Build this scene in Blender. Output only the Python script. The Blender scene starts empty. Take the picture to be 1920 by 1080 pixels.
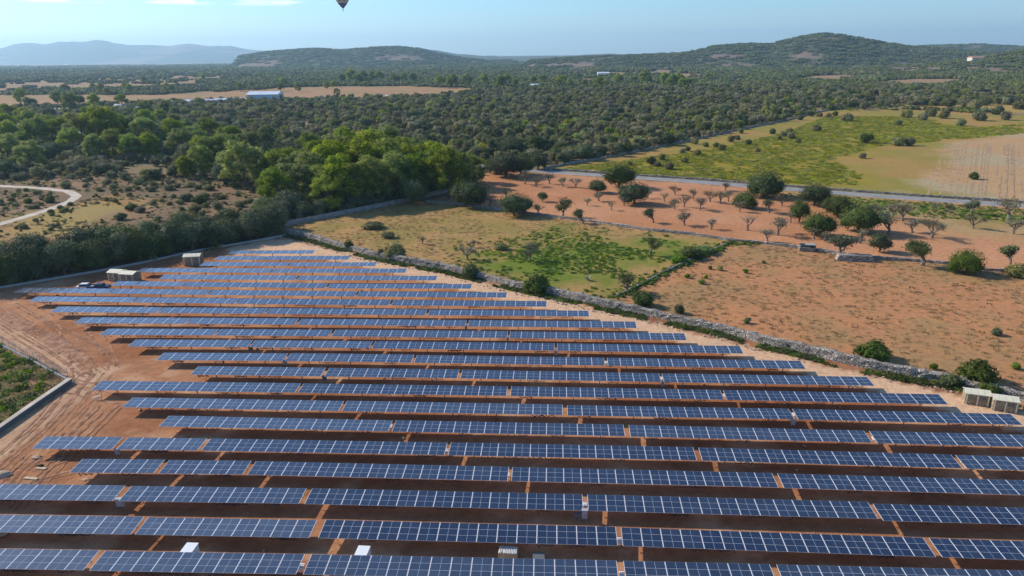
import bpy, math, random
import numpy as np
from mathutils import Matrix, Vector, noise as mnoise

SC = bpy.context.scene
COL = SC.collection
R = math.radians

# ------------------------------------------------------------------ camera
F, PIT, ROLL, AZ, CH = 1346., R(18.27), R(-.61), R(-3.38), 52.55
def ray(px, py):
    a = px-960; b = py-540; cr, sr = math.cos(ROLL), math.sin(ROLL)
    u = cr*a+sr*b; v = -sr*a+cr*b
    ff = F*math.cos(PIT)-v*math.sin(PIT); z = -F*math.sin(PIT)-v*math.cos(PIT)
    ca, sa = math.cos(AZ), math.sin(AZ)
    return (u*ca+ff*sa, -u*sa+ff*ca, z)
def at(px, py, z=0.):
    r = ray(px, py); t = (z-CH)/r[2]
    return (r[0]*t, r[1]*t)
def at_dist(px, py, Y):
    r = ray(px, py); t = Y/r[1]
    return (r[0]*t, Y, CH+r[2]*t)
def gz(Y): return -np.maximum(0, np.asarray(Y, float)-1100)*.0072
def topix(X, Y, Z=0.):
    ca, sa = math.cos(AZ), math.sin(AZ)
    xr = X*ca-Y*sa; yf = X*sa+Y*ca; z = Z-CH
    d = yf*math.cos(PIT)-z*math.sin(PIT); u = yf*math.sin(PIT)+z*math.cos(PIT)
    a = F*xr/d; b = -F*u/d; cr, sr = math.cos(ROLL), math.sin(ROLL)
    return 960+cr*a-sr*b, 540+sr*a+cr*b

cam = bpy.data.cameras.new('camera'); co = bpy.data.objects.new('camera', cam); COL.objects.link(co)
cam.sensor_width = 36; cam.lens = F/1920*36; cam.clip_start = 1; cam.clip_end = 60000
fw = Vector(ray(960, 540)).normalized(); rt = (Vector(ray(1960, 540))-Vector(ray(960, 540))).normalized()
up = rt.cross(fw).normalized()
co.matrix_world = Matrix.Translation((0, 0, CH)) @ Matrix((rt, up, -fw)).transposed().to_4x4()
SC.camera = co

# ------------------------------------------------------------------ light
SUN_AZ, SUN_EL = R(22), R(31)          # shadows run to +X and a little to -Y
to_sun = Vector((-math.cos(SUN_AZ)*math.cos(SUN_EL), math.sin(SUN_AZ)*math.cos(SUN_EL), math.sin(SUN_EL)))
sl = bpy.data.lights.new('sun', 'SUN'); sl.energy = 5.0; sl.angle = R(.5); sl.color = (1, .915, .79)
so = bpy.data.objects.new('sun', sl); COL.objects.link(so)
so.rotation_euler = to_sun.to_track_quat('Z', 'Y').to_euler()
W = bpy.data.worlds.new('World'); SC.world = W; W.use_nodes = True
wn, wl = W.node_tree.nodes, W.node_tree.links
sky = wn.new('ShaderNodeTexSky'); sky.sky_type = 'NISHITA'; sky.sun_disc = False
sky.sun_elevation = SUN_EL; sky.sun_rotation = math.atan2(to_sun.x, to_sun.y)
sky.air_density = 1.0; sky.dust_density = .35; sky.ozone_density = 6; sky.altitude = 50
bg = wn['Background']; bg.inputs[1].default_value = .145
# thin broken cloud low over the north-west, as a direction in the sky
tc = wn.new('ShaderNodeTexCoord'); 
sep = wn.new('ShaderNodeSeparateXYZ'); wl.new(tc.outputs['Generated'], sep.inputs[0])
mp = wn.new('ShaderNodeMapping'); mp.inputs['Scale'].default_value = (16, 16, 110); wl.new(tc.outputs['Generated'], mp.inputs[0])
nz = wn.new('ShaderNodeTexNoise'); nz.inputs['Scale'].default_value = 1.2; nz.inputs['Detail'].default_value = 8; wl.new(mp.outputs[0], nz.inputs[0])
def wmath(op, a, b=None, c=None, clamp=False):
    n = wn.new('ShaderNodeMath'); n.operation = op; n.use_clamp = clamp
    for i, v in enumerate((a, b, c)):
        if v is None: continue
        if isinstance(v, (int, float)): n.inputs[i].default_value = v
        else: wl.new(v, n.inputs[i])
    return n.outputs[0]
def wrange(v, a, b, c=0., d=1.):
    n = wn.new('ShaderNodeMapRange'); n.interpolation_type = 'SMOOTHSTEP'
    wl.new(v, n.inputs[0]); n.inputs[1].default_value = a; n.inputs[2].default_value = b; n.inputs[3].default_value = c; n.inputs[4].default_value = d
    return n.outputs[0]
dirc = Vector(ray(190, -14)).normalized(); dir2 = Vector(ray(520, -8)).normalized()
def patch(d, c0, c1):
    n = wn.new('ShaderNodeVectorMath'); n.operation = 'DOT_PRODUCT'; wl.new(tc.outputs['Generated'], n.inputs[0]); n.inputs[1].default_value = d
    return wrange(n.outputs['Value'], c0, c1)
elev = wrange(sep.outputs[2], .0545, .0610)
band = wmath('MULTIPLY', elev, wmath('SUBTRACT', 1., wrange(sep.outputs[2], .12, .20)))
mask = wmath('MULTIPLY', band, wmath('MAXIMUM', patch(dirc, math.cos(.13), math.cos(.09)), wmath('MULTIPLY', patch(dir2, math.cos(.07), math.cos(.03)), .7)))
cm = wmath('MULTIPLY', mask, wrange(nz.outputs[0], .40, .60), clamp=True)
mx = wn.new('ShaderNodeMix'); mx.data_type = 'RGBA'; wl.new(cm, mx.inputs[0]); tn = wn.new('ShaderNodeMix'); tn.data_type = 'RGBA'; tn.blend_type = 'MULTIPLY'; tn.inputs[0].default_value = 1; wl.new(sky.outputs[0], tn.inputs[6]); tn.inputs[7].default_value = (.85, 1.0, 1.09, 1); wl.new(tn.outputs[2], mx.inputs[6]); mx.inputs[7].default_value = (10., 10., 10., 1)
wl.new(mx.outputs[2], bg.inputs[0])

SC.view_settings.view_transform = 'Standard'; SC.view_settings.look = 'None'
SC.view_settings.exposure = 0.15; SC.view_settings.gamma = 1
SC.cycles.volume_bounces = 1; SC.cycles.max_bounces = 6; SC.cycles.diffuse_bounces = 2; SC.cycles.transparent_max_bounces = 8

# ------------------------------------------------------------------ helpers
def srgb(r, g, b): return tuple(((c/255)/12.92 if c/255 <= .04045 else (((c/255)+.055)/1.055)**2.4) for c in (r, g, b))
class MB:
    """collects geometry for ONE mesh"""
    def __init__(s): s.v = []; s.f = []; s.m = []; s.uv = []
    def add(s, vs, fs, mi=0, uvs=None):
        o = len(s.v); s.v += [tuple(p) for p in vs]
        for k, f in enumerate(fs):
            s.f.append(tuple(i+o for i in f)); s.m.append(mi)
            s.uv.append(uvs[k] if uvs else None)
    def box(s, c, d, mi=0, rz=0., top=1., M=None):
        x, y, z = d[0]/2, d[1]/2, d[2]/2
        vs = [Vector(p) for p in ((-x, -y, -z), (x, -y, -z), (x, y, -z), (-x, y, -z), (-x*top, -y*top, z), (x*top, -y*top, z), (x*top, y*top, z), (-x*top, y*top, z))]
        if rz: q = Matrix.Rotation(rz, 3, 'Z'); vs = [q @ p for p in vs]
        vs = [p+Vector(c) for p in vs]
        if M: vs = [M @ p for p in vs]
        s.add(vs, [(0, 3, 2, 1), (4, 5, 6, 7), (0, 1, 5, 4), (1, 2, 6, 5), (2, 3, 7, 6), (3, 0, 4, 7)], mi)
    def tube(s, pts, rad, n=6, mi=0, cap=True):
        pts = [Vector(p) for p in pts]; rings = []
        for i, p in enumerate(pts):
            d = (pts[min(i+1, len(pts)-1)]-pts[max(i-1, 0)]).normalized()
            a = d.orthogonal().normalized(); b = d.cross(a); r = rad[i] if hasattr(rad, '__len__') else rad
            rings.append([p+(a*math.cos(t*2*math.pi/n)+b*math.sin(t*2*math.pi/n))*r for t in range(n)])
        vs = [q for rg in rings for q in rg]; fs = []
        for i in range(len(pts)-1):
            for t in range(n):
                fs.append((i*n+t, i*n+(t+1) % n, (i+1)*n+(t+1) % n, (i+1)*n+t))
        if cap: fs += [tuple(range(n))[::-1], tuple(range((len(pts)-1)*n, len(pts)*n))]
        s.add(vs, fs, mi)
    def lathe(s, prof, n=16, mi=0, c=(0, 0, 0)):
        vs = []; fs = []
        for r, z in prof: vs += [(c[0]+r*math.cos(2*math.pi*t/n), c[1]+r*math.sin(2*math.pi*t/n), c[2]+z) for t in range(n)]
        for i in range(len(prof)-1):
            for t in range(n): fs.append((i*n+t, i*n+(t+1) % n, (i+1)*n+(t+1) % n, (i+1)*n+t))
        s.add(vs, fs, mi)
    def blob(s, c, r, seed, sub=2, amp=.25, fr=1.4, mi=0, flat=None):
        vs, fs = ICO[sub]; out = []
        for p in vs:
            k = 1+amp*mnoise.noise(Vector(p)*fr+Vector((seed*7.3, seed*3.1, seed)))*1.6
            q = [c[i]+p[i]*r[i]*k for i in range(3)]
            if flat is not None: q[2] = max(q[2], flat)
            out.append(q)
        s.add(out, fs, mi)
    def mesh(s, name, mats):
        me = bpy.data.meshes.new(name); me.from_pydata(s.v, [], s.f)
        for m in (mats if isinstance(mats, (list, tuple)) else [mats]): me.materials.append(m)
        if any(s.m): me.polygons.foreach_set('material_index', s.m)
        if any(u is not None for u in s.uv):
            ul = me.uv_layers.new(name='UVMap'); k = 0; arr = []
            for f, u in zip(s.f, s.uv):
                for j in range(len(f)): arr += list(u[j]) if u else [-1., -1.]
            ul.data.foreach_set('uv', arr)
        me.update(); return me
    def build(s, name, mats, parent=None, smooth=False, loc=None):
        me = s.mesh(name, mats)
        if smooth: me.polygons.foreach_set('use_smooth', [True]*len(me.polygons))
        return link(name, me, parent, loc)
def _ico(sub):
    import bmesh
    bm = bmesh.new(); bmesh.ops.create_icosphere(bm, subdivisions=sub, radius=1)
    vs = [tuple(v.co) for v in bm.verts]; fs = [tuple(v.index for v in f.verts) for f in bm.faces]; bm.free(); return vs, fs
ICO = {1: _ico(1), 2: _ico(2), 3: _ico(3)}
def link(name, data, parent=None, loc=None):
    o = bpy.data.objects.new(name, data); COL.objects.link(o)
    if parent: o.parent = parent
    if loc: o.location = loc
    return o
def tag(o, label=None, cat=None, group=None, kind=None):
    if label: o['label'] = label
    if cat: o['category'] = cat
    if group: o['group'] = group
    if kind: o['kind'] = kind
    return o
def empty(name, loc=(0, 0, 0), rz=0.):
    o = link(name, None); o.location = loc; o.rotation_euler = (0, 0, rz); o.empty_display_size = .5; return o
def copy_thing(o, parent=None):
    c = o.copy(); COL.objects.link(c); c.parent = parent
    for ch in list(o.children): copy_thing(ch, c)
    return c
ORD = ['zeroth', 'first', 'second', 'third', 'fourth', 'fifth', 'sixth', 'seventh', 'eighth', 'ninth', 'tenth', 'eleventh', 'twelfth', 'thirteenth', 'fourteenth', 'fifteenth', 'sixteenth', 'seventeenth', 'eighteenth', 'nineteenth', 'twentieth']
TENS = {2: 'twenty', 3: 'thirty', 4: 'forty', 5: 'fifty', 6: 'sixty', 7: 'seventy', 8: 'eighty', 9: 'ninety'}
def ordw(n):
    if n <= 20: return ORD[n]
    t, u = divmod(n, 10)
    return (TENS[t][:-1]+'ieth') if u == 0 else TENS[t]+'-'+ORD[u]

# ------------------------------------------------------------------ materials
def nt(name):
    m = bpy.data.materials.new(name); m.use_nodes = True
    return m, m.node_tree.nodes, m.node_tree.links, m.node_tree.nodes['Principled BSDF']
class G:
    def __init__(s, m): s.n = m.node_tree.nodes; s.l = m.node_tree.links
    def tex(s, out='Object'):
        t = s.n.new('ShaderNodeTexCoord'); return t.outputs[out]
    def pos(s): return s.n.new('ShaderNodeNewGeometry').outputs['Position']
    def noise(s, vec, scale, detail=4, rough=.55, dist=0.):
        n = s.n.new('ShaderNodeTexNoise'); s.l.new(vec, n.inputs['Vector']); n.inputs['Scale'].default_value = scale
        n.inputs['Detail'].default_value = detail; n.inputs['Roughness'].default_value = rough; n.inputs['Distortion'].default_value = dist
        return n.outputs[0]
    def voro(s, vec, scale, feature='F1', out='Distance'):
        n = s.n.new('ShaderNodeTexVoronoi'); n.feature = feature; s.l.new(vec, n.inputs['Vector']); n.inputs['Scale'].default_value = scale
        return n.outputs[out]
    def rng(s, v, a, b, c=0., d=1., sm=True):
        n = s.n.new('ShaderNodeMapRange'); n.interpolation_type = 'SMOOTHSTEP' if sm else 'LINEAR'
        s.l.new(v, n.inputs[0])
        for i, k in enumerate((a, b, c, d)): n.inputs[i+1].default_value = k
        return n.outputs[0]
    def mix(s, f, a, b, mode='MIX'):
        n = s.n.new('ShaderNodeMix'); n.data_type = 'RGBA'; n.blend_type = mode
        for i, k in ((0, f), (6, a), (7, b)):
            if isinstance(k, (int, float)): n.inputs[i].default_value = k
            elif isinstance(k, tuple): n.inputs[i].default_value = (*k, 1)[:4]
            else: s.l.new(k, n.inputs[i])
        return n.outputs[2]
    def math(s, op, a, b=None, c=None, clamp=False):
        n = s.n.new('ShaderNodeMath'); n.operation = op; n.use_clamp = clamp
        for i, v in enumerate((a, b, c)):
            if v is None: continue
            if isinstance(v, (int, float)): n.inputs[i].default_value = v
            else: s.l.new(v, n.inputs[i])
        return n.outputs[0]
    def mapv(s, vec, scale=(1, 1, 1), rot=(0, 0, 0)):
        n = s.n.new('ShaderNodeMapping'); s.l.new(vec, n.inputs[0]); n.inputs['Scale'].default_value = scale; n.inputs['Rotation'].default_value = rot
        return n.outputs[0]
    def bump(s, h, st, dist, bs):
        n = s.n.new('ShaderNodeBump'); n.inputs['Strength'].default_value = st; n.inputs['Distance'].default_value = dist
        s.l.new(h, n.inputs['Height']); s.l.new(n.outputs[0], bs.inputs['Normal'])
    def rand(s): return s.n.new('ShaderNodeObjectInfo').outputs['Random']
def plain(name, col, rough=.6, metal=0., var=.15, sc=3., bump=0.):
    m, n, l, b = nt(name); g = G(m)
    v = g.noise(g.tex(), sc, 5)
    c = g.mix(g.rng(v, .3, .7), tuple(x*(1-var) for x in col), tuple(min(1, x*(1+var)) for x in col))
    l.new(c, b.inputs['Base Color']); b.inputs['Roughness'].default_value = rough; b.inputs['Metallic'].default_value = metal
    if bump: g.bump(g.noise(g.tex(), sc*4, 5), bump, .05, b)
    return m
def leafmat(name, dark, light, trans=.25, sc=.9, tint=None):
    m, n, l, b = nt(name); g = G(m)
    r = g.rand(); p = g.tex('Object')
    v = g.noise(p, sc, 3); v2 = g.noise(p, sc*5, 2)
    f = g.math('ADD', g.math('MULTIPLY', g.rng(v, .3, .7), .5), g.math('MULTIPLY', g.rng(v2, .3, .7), .5))
    c = g.mix(f, dark, light)
    hue = n.new('ShaderNodeHueSaturation'); l.new(c, hue.inputs['Color'])
    l.new(g.rng(r, 0, 1, .486, .520, False), hue.inputs['Hue'])
    r2 = g.math('FRACT', g.math('MULTIPLY', r, 17.3)); l.new(g.rng(r2, 0, 1, .68, 1.32, False), hue.inputs['Value'])
    r3 = g.math('FRACT', g.math('MULTIPLY', r, 7.7)); l.new(g.rng(r3, 0, 1, .75, 1.15, False), hue.inputs['Saturation'])
    l.new(hue.outputs[0], b.inputs['Base Color']); b.inputs['Roughness'].default_value = .75; b.inputs['Specular IOR Level'].default_value = .25
    t = n.new('ShaderNodeBsdfTranslucent'); l.new(hue.outputs[0], t.inputs[0])
    ms = n.new('ShaderNodeMixShader'); ms.inputs[0].default_value = trans
    l.new(b.outputs[0], ms.inputs[1]); l.new(t.outputs[0], ms.inputs[2]); l.new(ms.outputs[0], n['Material Output'].inputs[0])
    return m
MAT = {}
MAT['pine'] = leafmat('pine_needles', (.110, .150, .012), (.430, .490, .030), .55)
MAT['carob'] = leafmat('carob_leaves', (.036, .056, .010), (.115, .145, .028), .25)
MAT['olive'] = leafmat('olive_leaves', (.060, .075, .028), (.230, .255, .115), .3)
MAT['scrub'] = leafmat('scrub_leaves', (.115, .112, .032), (.340, .315, .115), .35)
MAT['paleshrub'] = leafmat('pale_scrub_leaves', (.165, .148, .062), (.380, .335, .170), .35)
MAT['shrub'] = leafmat('shrub_leaves', (.060, .080, .018), (.170, .200, .050), .3)
MAT['weed'] = leafmat('weed_leaves', (.090, .150, .012), (.200, .300, .026), .35)
MAT['vine'] = leafmat('field_plants', (.200, .210, .014), (.420, .410, .035), .45)
MAT['drygrass'] = leafmat('dry_grass', (.22, .15, .06), (.42, .29, .13), .3)
MAT['twig'] = leafmat('twigs', (.15, .13, .075), (.32, .29, .18), .2)
MAT['bark'] = plain('bark', (.13, .095, .07), .9, sc=2, var=.3)
MAT['greybark'] = plain('grey_bark', (.20, .165, .135), .9, sc=2, var=.3)
MAT['farwood'] = leafmat('far_woodland', (.075, .095, .022), (.250, .260, .062), .35, sc=.12)

def rubble(name, a, b_, sc=2.2, gap=(.05, .04, .035)):
    m, n, l, b = nt(name); g = G(m); p = g.pos()
    e = g.voro(p, sc, 'DISTANCE_TO_EDGE'); cc = g.voro(p, sc, 'F1', 'Color')
    sp = n.new('ShaderNodeSeparateColor'); l.new(cc, sp.inputs[0])
    c = g.mix(sp.outputs[0], a, b_); c = g.mix(g.rng(g.noise(p, .35, 4), .35, .7), c, g.mix(.5, c, (.16, .12, .09)))
    c = g.mix(g.rng(e, .02, .10), gap, c)
    l.new(c, b.inputs['Base Color']); b.inputs['Roughness'].default_value = .9
    g.bump(g.rng(e, 0, .15), .8, .12, b); return m
MAT['rubble'] = rubble('dry_stone', (.32, .265, .21), (.60, .53, .44))
MAT['masonry'] = rubble('stone_facing', (.36, .27, .15), (.60, .50, .33), 3.2, (.22, .16, .09))
MAT['concrete'] = plain('concrete', (.36, .34, .31), .85, sc=.8, var=.12)
MAT['greywall'] = plain('rendered_wall', (.27, .245, .215), .9, sc=.6, var=.2)
MAT['cream'] = plain('cream_roof', (.72, .66, .48), .6, sc=1.5, var=.06)
MAT['galv'] = plain('galvanised_steel', (.42, .42, .43), .45, .7, sc=4)
MAT['darksteel'] = plain('dark_cable', (.03, .03, .035), .6, 0)
MAT['white'] = plain('white_paint', (.78, .78, .76), .45, sc=1, var=.04)
MAT['cabinet'] = plain('grey_cabinet', (.40, .42, .43), .5, sc=2, var=.06)
MAT['darkcab'] = plain('dark_cabinet', (.13, .14, .15), .5, sc=2, var=.1)
MAT['timber'] = plain('sawn_timber', (.52, .40, .25), .8, sc=5, var=.2)
MAT['rock'] = plain('pale_rock', (.46, .32, .22), .95, sc=1.3, var=.25, bump=.5)
MAT['carpaint'] = plain('blue_car_paint', (.04, .07, .14), .25, 0, var=.05)
MAT['carglass'] = plain('car_glass', (.02, .025, .03), .08, 0)
MAT['rubber'] = plain('rubber', (.02, .02, .02), .8)
MAT['roofred'] = plain('terracotta_roof', (.45, .20, .11), .8, sc=1, var=.2)
MAT['plaster'] = plain('plaster', (.62, .56, .47), .85, sc=.5, var=.1)
MAT['sheet'] = plain('sheet_roof', (.66, .68, .70), .4, 0, sc=.1, var=.08)
MAT['bluewall'] = plain('pale_blue_cladding', (.50, .60, .68), .6, sc=.1, var=.08)
MAT['asphalt'] = plain('asphalt', (.25, .24, .23), .9, sc=.25, var=.15)
MAT['palepath'] = plain('pale_path', (.50, .42, .32), .9, sc=.3, var=.18)
MAT['paint'] = plain('road_marking', (.75, .75, .72), .8)

# solar glass: one module fills the UV square
def solar_mat():
    m, n, l, b = nt('solar_glass'); g = G(m)
    uv = n.new('ShaderNodeTexCoord').outputs['UV']; s = n.new('ShaderNodeSeparateXYZ'); l.new(uv, s.inputs[0]); u, v = s.outputs[0], s.outputs[1]
    def lines(c, k, w):   # soft periodic lines
        t = g.math('ABSOLUTE', g.math('SUBTRACT', g.math('FRACT', g.math('MULTIPLY', c, k)), .5))
        return g.rng(t, .5-w, .5, 0, 1)
    oi = n.new('ShaderNodeObjectInfo'); r = oi.outputs['Random']
    at_ = n.new('ShaderNodeAttribute'); at_.attribute_type = 'OBJECT'; at_.attribute_name = 'tone'
    cell = g.mix(at_.outputs['Fac'], (.0, .006, .028), (.050, .070, .105))  # tone stands in for sky reflection, mixed into the cell colour
    cell = g.mix(g.rng(r, 0, 1, .0, .6, False), cell, g.mix(.5, cell, (.004, .012, .05)))
    pw = g.noise(g.pos(), .35, 3)
    cell = g.mix(g.rng(pw, .4, .75, 0, .18), cell, (.045, .055, .075))     # dust film
    fine = g.math('MAXIMUM', g.math('MULTIPLY', lines(u, 12, .13), .22), g.math('MULTIPLY', lines(v, 6, .09), .10))
    c = g.mix(fine, cell, (.32, .36, .44))
    mid = g.math('MULTIPLY', g.rng(g.math('ABSOLUTE', g.math('SUBTRACT', u, .5)), .010, .006), .55)
    c = g.mix(mid, c, (.72, .75, .80))
    ed = g.math('MAXIMUM', g.math('ABSOLUTE', g.math('SUBTRACT', u, .5)), g.math('ADD', g.math('ABSOLUTE', g.math('SUBTRACT', v, .5)), -.012))
    c = g.mix(g.rng(ed, .481, .487), c, (.88, .89, .90))
    l.new(c, b.inputs['Base Color']); b.inputs['Roughness'].default_value = .34; b.inputs['IOR'].default_value = 1.45; b.inputs['Specular IOR Level'].default_value = .28; b.inputs['Coat Weight'].default_value = 1.; b.inputs['Coat IOR'].default_value = 1.62; b.inputs['Coat Roughness'].default_value = .12; b.inputs['Sheen Weight'].default_value = .10; b.inputs['Sheen Roughness'].default_value = .3
    return m
MAT['solar'] = solar_mat()
MAT['frame'] = plain('module_frame', (.85, .85, .86), .4, .3, var=.04)

# ------------------------------------------------------------------ zones (authored on the photo, turned into ground polygons)
def gp(pts): return np.array([at(x, y) for x, y in pts])
def resamp(P, n):
    P = np.array(P, float); d = np.r_[0, np.cumsum(np.hypot(*np.diff(P, axis=0).T))]
    t = np.linspace(0, d[-1], n); return np.c_[np.interp(t, d, P[:, 0]), np.interp(t, d, P[:, 1])]
def smooth(P, n, it=3):
    P = resamp(P, n)
    for _ in range(it): Q = P.copy(); Q[1:-1] = (P[:-2]+2*P[1:-1]+P[2:])/4; P = Q
    return P
def inside(X, Y, P):
    c = np.zeros(X.shape, bool); j = len(P)-1
    for i in range(len(P)):
        xi, yi = P[i]; xj, yj = P[j]
        m = ((yi > Y) != (yj > Y)) & (X < (xj-xi)*(Y-yi)/((yj-yi) if yj != yi else 1e-9)+xi)
        c ^= m; j = i
    return c
def segdist(X, Y, P):
    d = np.full(X.shape, 1e9)
    for (ax, ay), (bx, by) in zip(P[:-1], P[1:]):
        L = (bx-ax)**2+(by-ay)**2+1e-9; t = np.clip(((X-ax)*(bx-ax)+(Y-ay)*(by-ay))/L, 0, 1)
        d = np.minimum(d, np.hypot(X-ax-t*(bx-ax), Y-ay-t*(by-ay)))
    return d
WALL_MAIN = [(538, 438), (590, 449), (640, 463), (700, 480), (760, 492), (840, 506), (900, 521), (973, 539), (1060, 557), (1140, 575), (1210, 589), (1273, 603), (1360, 622), (1440, 645), (1510, 660), (1580, 679), (1640, 691), (1713, 705), (1783, 716), (1843, 731), (1919, 750), (2060, 784)]
WALL_GREY = [(533, 424), (590, 413), (640, 403), (700, 391), (767, 377), (830, 362), (880, 351)]
WALL_ORCH = [(800, 379), (857, 384), (930, 394), (993, 402), (1107, 416), (1220, 433), (1300, 441), (1360, 450), (1447, 459), (1493, 465), (1573, 478), (1633, 485), (1727, 491), (1780, 496), (1847, 507), (1890, 511), (1990, 520)]
WALL_LOW = [(1155, 556), (1200, 535), (1240, 514), (1280, 495), (1330, 472), (1366, 456)]
WALL_FIELD = [(1020, 317), (1070, 308), (1123, 299), (1200, 283), (1280, 267), (1330, 256), (1380, 245), (1430, 235), (1480, 225), (1533, 211), (1580, 203)]
CURB = [(-60, 551), (0, 541), (90, 526), (183, 510), (267, 494), (367, 472), (467, 455), (537, 442)]
ROAD = [(-40, 232), (175, 250), (260, 262), (400, 276), (500, 286), (600, 294), (760, 303), (920, 312), (1000, 320), (1100, 327), (1280, 339), (1460, 353), (1640, 367), (1920, 386), (2080, 398)]
PATH = [(-60, 437), (0, 420), (43, 408), (100, 390), (133, 377), (145, 367), (128, 359), (90, 354), (47, 351), (-40, 347)]
TRACK_TOP = [(505, 447), (560, 452), (600, 461), (703, 484), (817, 508), (950, 539), (1107, 575), (1273, 617), (1447, 660), (1580, 692), (1700, 720), (1811, 746), (1919, 773), (2080, 812)]
SITE = CURB+WALL_MAIN[1:]+[(2400, 900), (2400, 1500), (-700, 1500), (-300, 830), (0, 808), (131, 715), (65, 680), (0, 647), (-80, 612)]
ZP = {}
def zone(name, pts): ZP[name] = gp(pts)
zone('site', SITE)
zone('track', TRACK_TOP+[(2080, 850), (1920, 812), (1780, 770), (1640, 735), (1510, 702), (1394, 672), (1288, 647), (1194, 623), (1105, 601), (1025, 583), (949, 565), (883, 548), (817, 533), (760, 518), (703, 505), (652, 494), (585, 482), (430, 478), (420, 466), (470, 456)])
zone('berm', TRACK_TOP[1:]+WALL_MAIN[::-1])
zone('meadow', WALL_GREY[:5]+WALL_ORCH+[(1366, 456)]+WALL_LOW[::-1]+[(1140, 573)]+WALL_MAIN[:10][::-1])
zone('green', [(870, 480), (960, 455), (1060, 440), (1180, 445), (1240, 440), (1360, 452), (1290, 490), (1230, 520), (1160, 552), (1060, 550), (960, 520), (900, 500)])
zone('brown', WALL_LOW+[(1447, 459)]+WALL_ORCH[9:]+[(2080, 540), (2080, 790)]+WALL_MAIN[10:][::-1])
zone('orchard', WALL_ORCH+[(2080, 525), (2080, 405), (1920, 390), (1640, 371), (1460, 357), (1280, 343), (1000, 323), (920, 316), (880, 350)])
zone('roadgreen', [(1420, 360), (1640, 373), (1920, 392), (2080, 405), (2080, 425), (1900, 415), (1760, 410), (1640, 398), (1540, 380)])
zone('roadtan', [(1640, 398), (1760, 408), (1920, 415), (2080, 425), (2080, 470), (1900, 450), (1700, 425)])
zone('yellow', WALL_FIELD+[(1640, 206), (1760, 208), (1920, 216), (2080, 222), (2080, 396), (1920, 381), (1640, 362), (1460, 348), (1280, 334), (1100, 322), (1040, 318)])
zone('yellowbright', [(1050, 318), (1160, 302), (1330, 280), (1470, 250), (1550, 218), (1680, 218), (1820, 240), (1920, 232), (1920, 250), (1790, 262), (1640, 275), (1560, 300), (1620, 330), (1600, 350), (1400, 340), (1200, 326)])
zone('plough', [(1800, 262), (1920, 250), (2080, 250), (2080, 396), (1920, 381), (1740, 369), (1770, 300)])
zone('yellow2', [(1690, 190), (1800, 184), (1920, 186), (2080, 188), (2080, 212), (1920, 212), (1760, 205), (1680, 203)])
zone('heath', [(-80, 325), (100, 325), (250, 325), (400, 332), (520, 360), (560, 400), (530, 430), (400, 470), (180, 508), (-80, 550)])
zone('heathtan', [(-40, 425), (60, 405), (140, 378), (220, 362), (330, 366), (230, 395), (200, 425), (90, 445), (30, 465), (-40, 460)])
zone('oldyard', [(20, 450), (130, 440), (190, 436), (140, 455), (60, 500), (-40, 500)])
zone('tanA', [(-60, 178), (120, 178), (300, 178), (470, 170), (530, 163), (640, 161), (760, 160), (890, 166), (860, 178), (700, 185), (560, 187), (470, 189), (320, 191), (190, 200), (-60, 205)])
zone('tanB', [(60, 163), (180, 156), (400, 154), (440, 157), (300, 163), (160, 167)])
zone('tanC', [(1480, 148), (1520, 138), (1600, 137), (1610, 142), (1540, 152)])
zone('tanE', [(1640, 152), (1700, 146), (1830, 146), (1850, 150), (1760, 157), (1680, 157)])
zone('tanF', [(1720, 134), (1860, 127), (1905, 129), (1890, 134), (1780, 138)])
zone('tanG', [(1300, 150), (1400, 147), (1420, 149), (1330, 153)])
zone('tanD', [(960, 122), (1080, 121), (1100, 128), (980, 131)])
zone('gravel', [(133, 719), (64, 766), (0, 811), (-60, 850), (-60, 905), (0, 862), (70, 806), (130, 765), (185, 722), (215, 690), (160, 690), (100, 655), (40, 612), (-60, 575), (-60, 622), (0, 644), (69, 677), (131, 711)])
zone('left', [(0, 647), (65, 680), (131, 713), (0, 803), (-300, 900), (-300, 560)])
zone('forest', [(-120, 208), (190, 200), (320, 193), (470, 190), (640, 187), (800, 183), (880, 176), (1200, 165), (1500, 162), (1700, 168), (1920, 170), (2080, 172), (2080, 196), (1920, 196), (1700, 200), (1600, 208), (1533, 207)]+WALL_FIELD[:-2][::-1]+[(940, 305), (800, 300), (620, 288), (500, 279), (400, 268), (200, 248), (-120, 225)])
zone('forestleft', [(-120, 238), (200, 262), (400, 282), (560, 296), (560, 352), (470, 352), (400, 338), (330, 332), (250, 342), (180, 332), (90, 334), (-120, 345)])

def fbm(X, Y, s, seed=0, oct=4):
    """cheap value noise on arrays"""
    out = np.zeros(X.shape); a = 1.; tot = 0
    for o in range(oct):
        x = X/s*2**o+seed*17.3+o*5.1; y = Y/s*2**o-seed*9.7+o*3.7
        xi = np.floor(x); yi = np.floor(y); fx = x-xi; fy = y-yi; fx = fx*fx*(3-2*fx); fy = fy*fy*(3-2*fy)
        h = lambda i, j: np.modf(np.abs(np.sin(i*127.1+j*311.7+seed*74.7)*43758.5453))[0]
        v = (h(xi, yi)*(1-fx)+h(xi+1, yi)*fx)*(1-fy)+(h(xi, yi+1)*(1-fx)+h(xi+1, yi+1)*fx)*fy
        out += a*v; tot += a; a *= .55
    return out/tot

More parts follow.
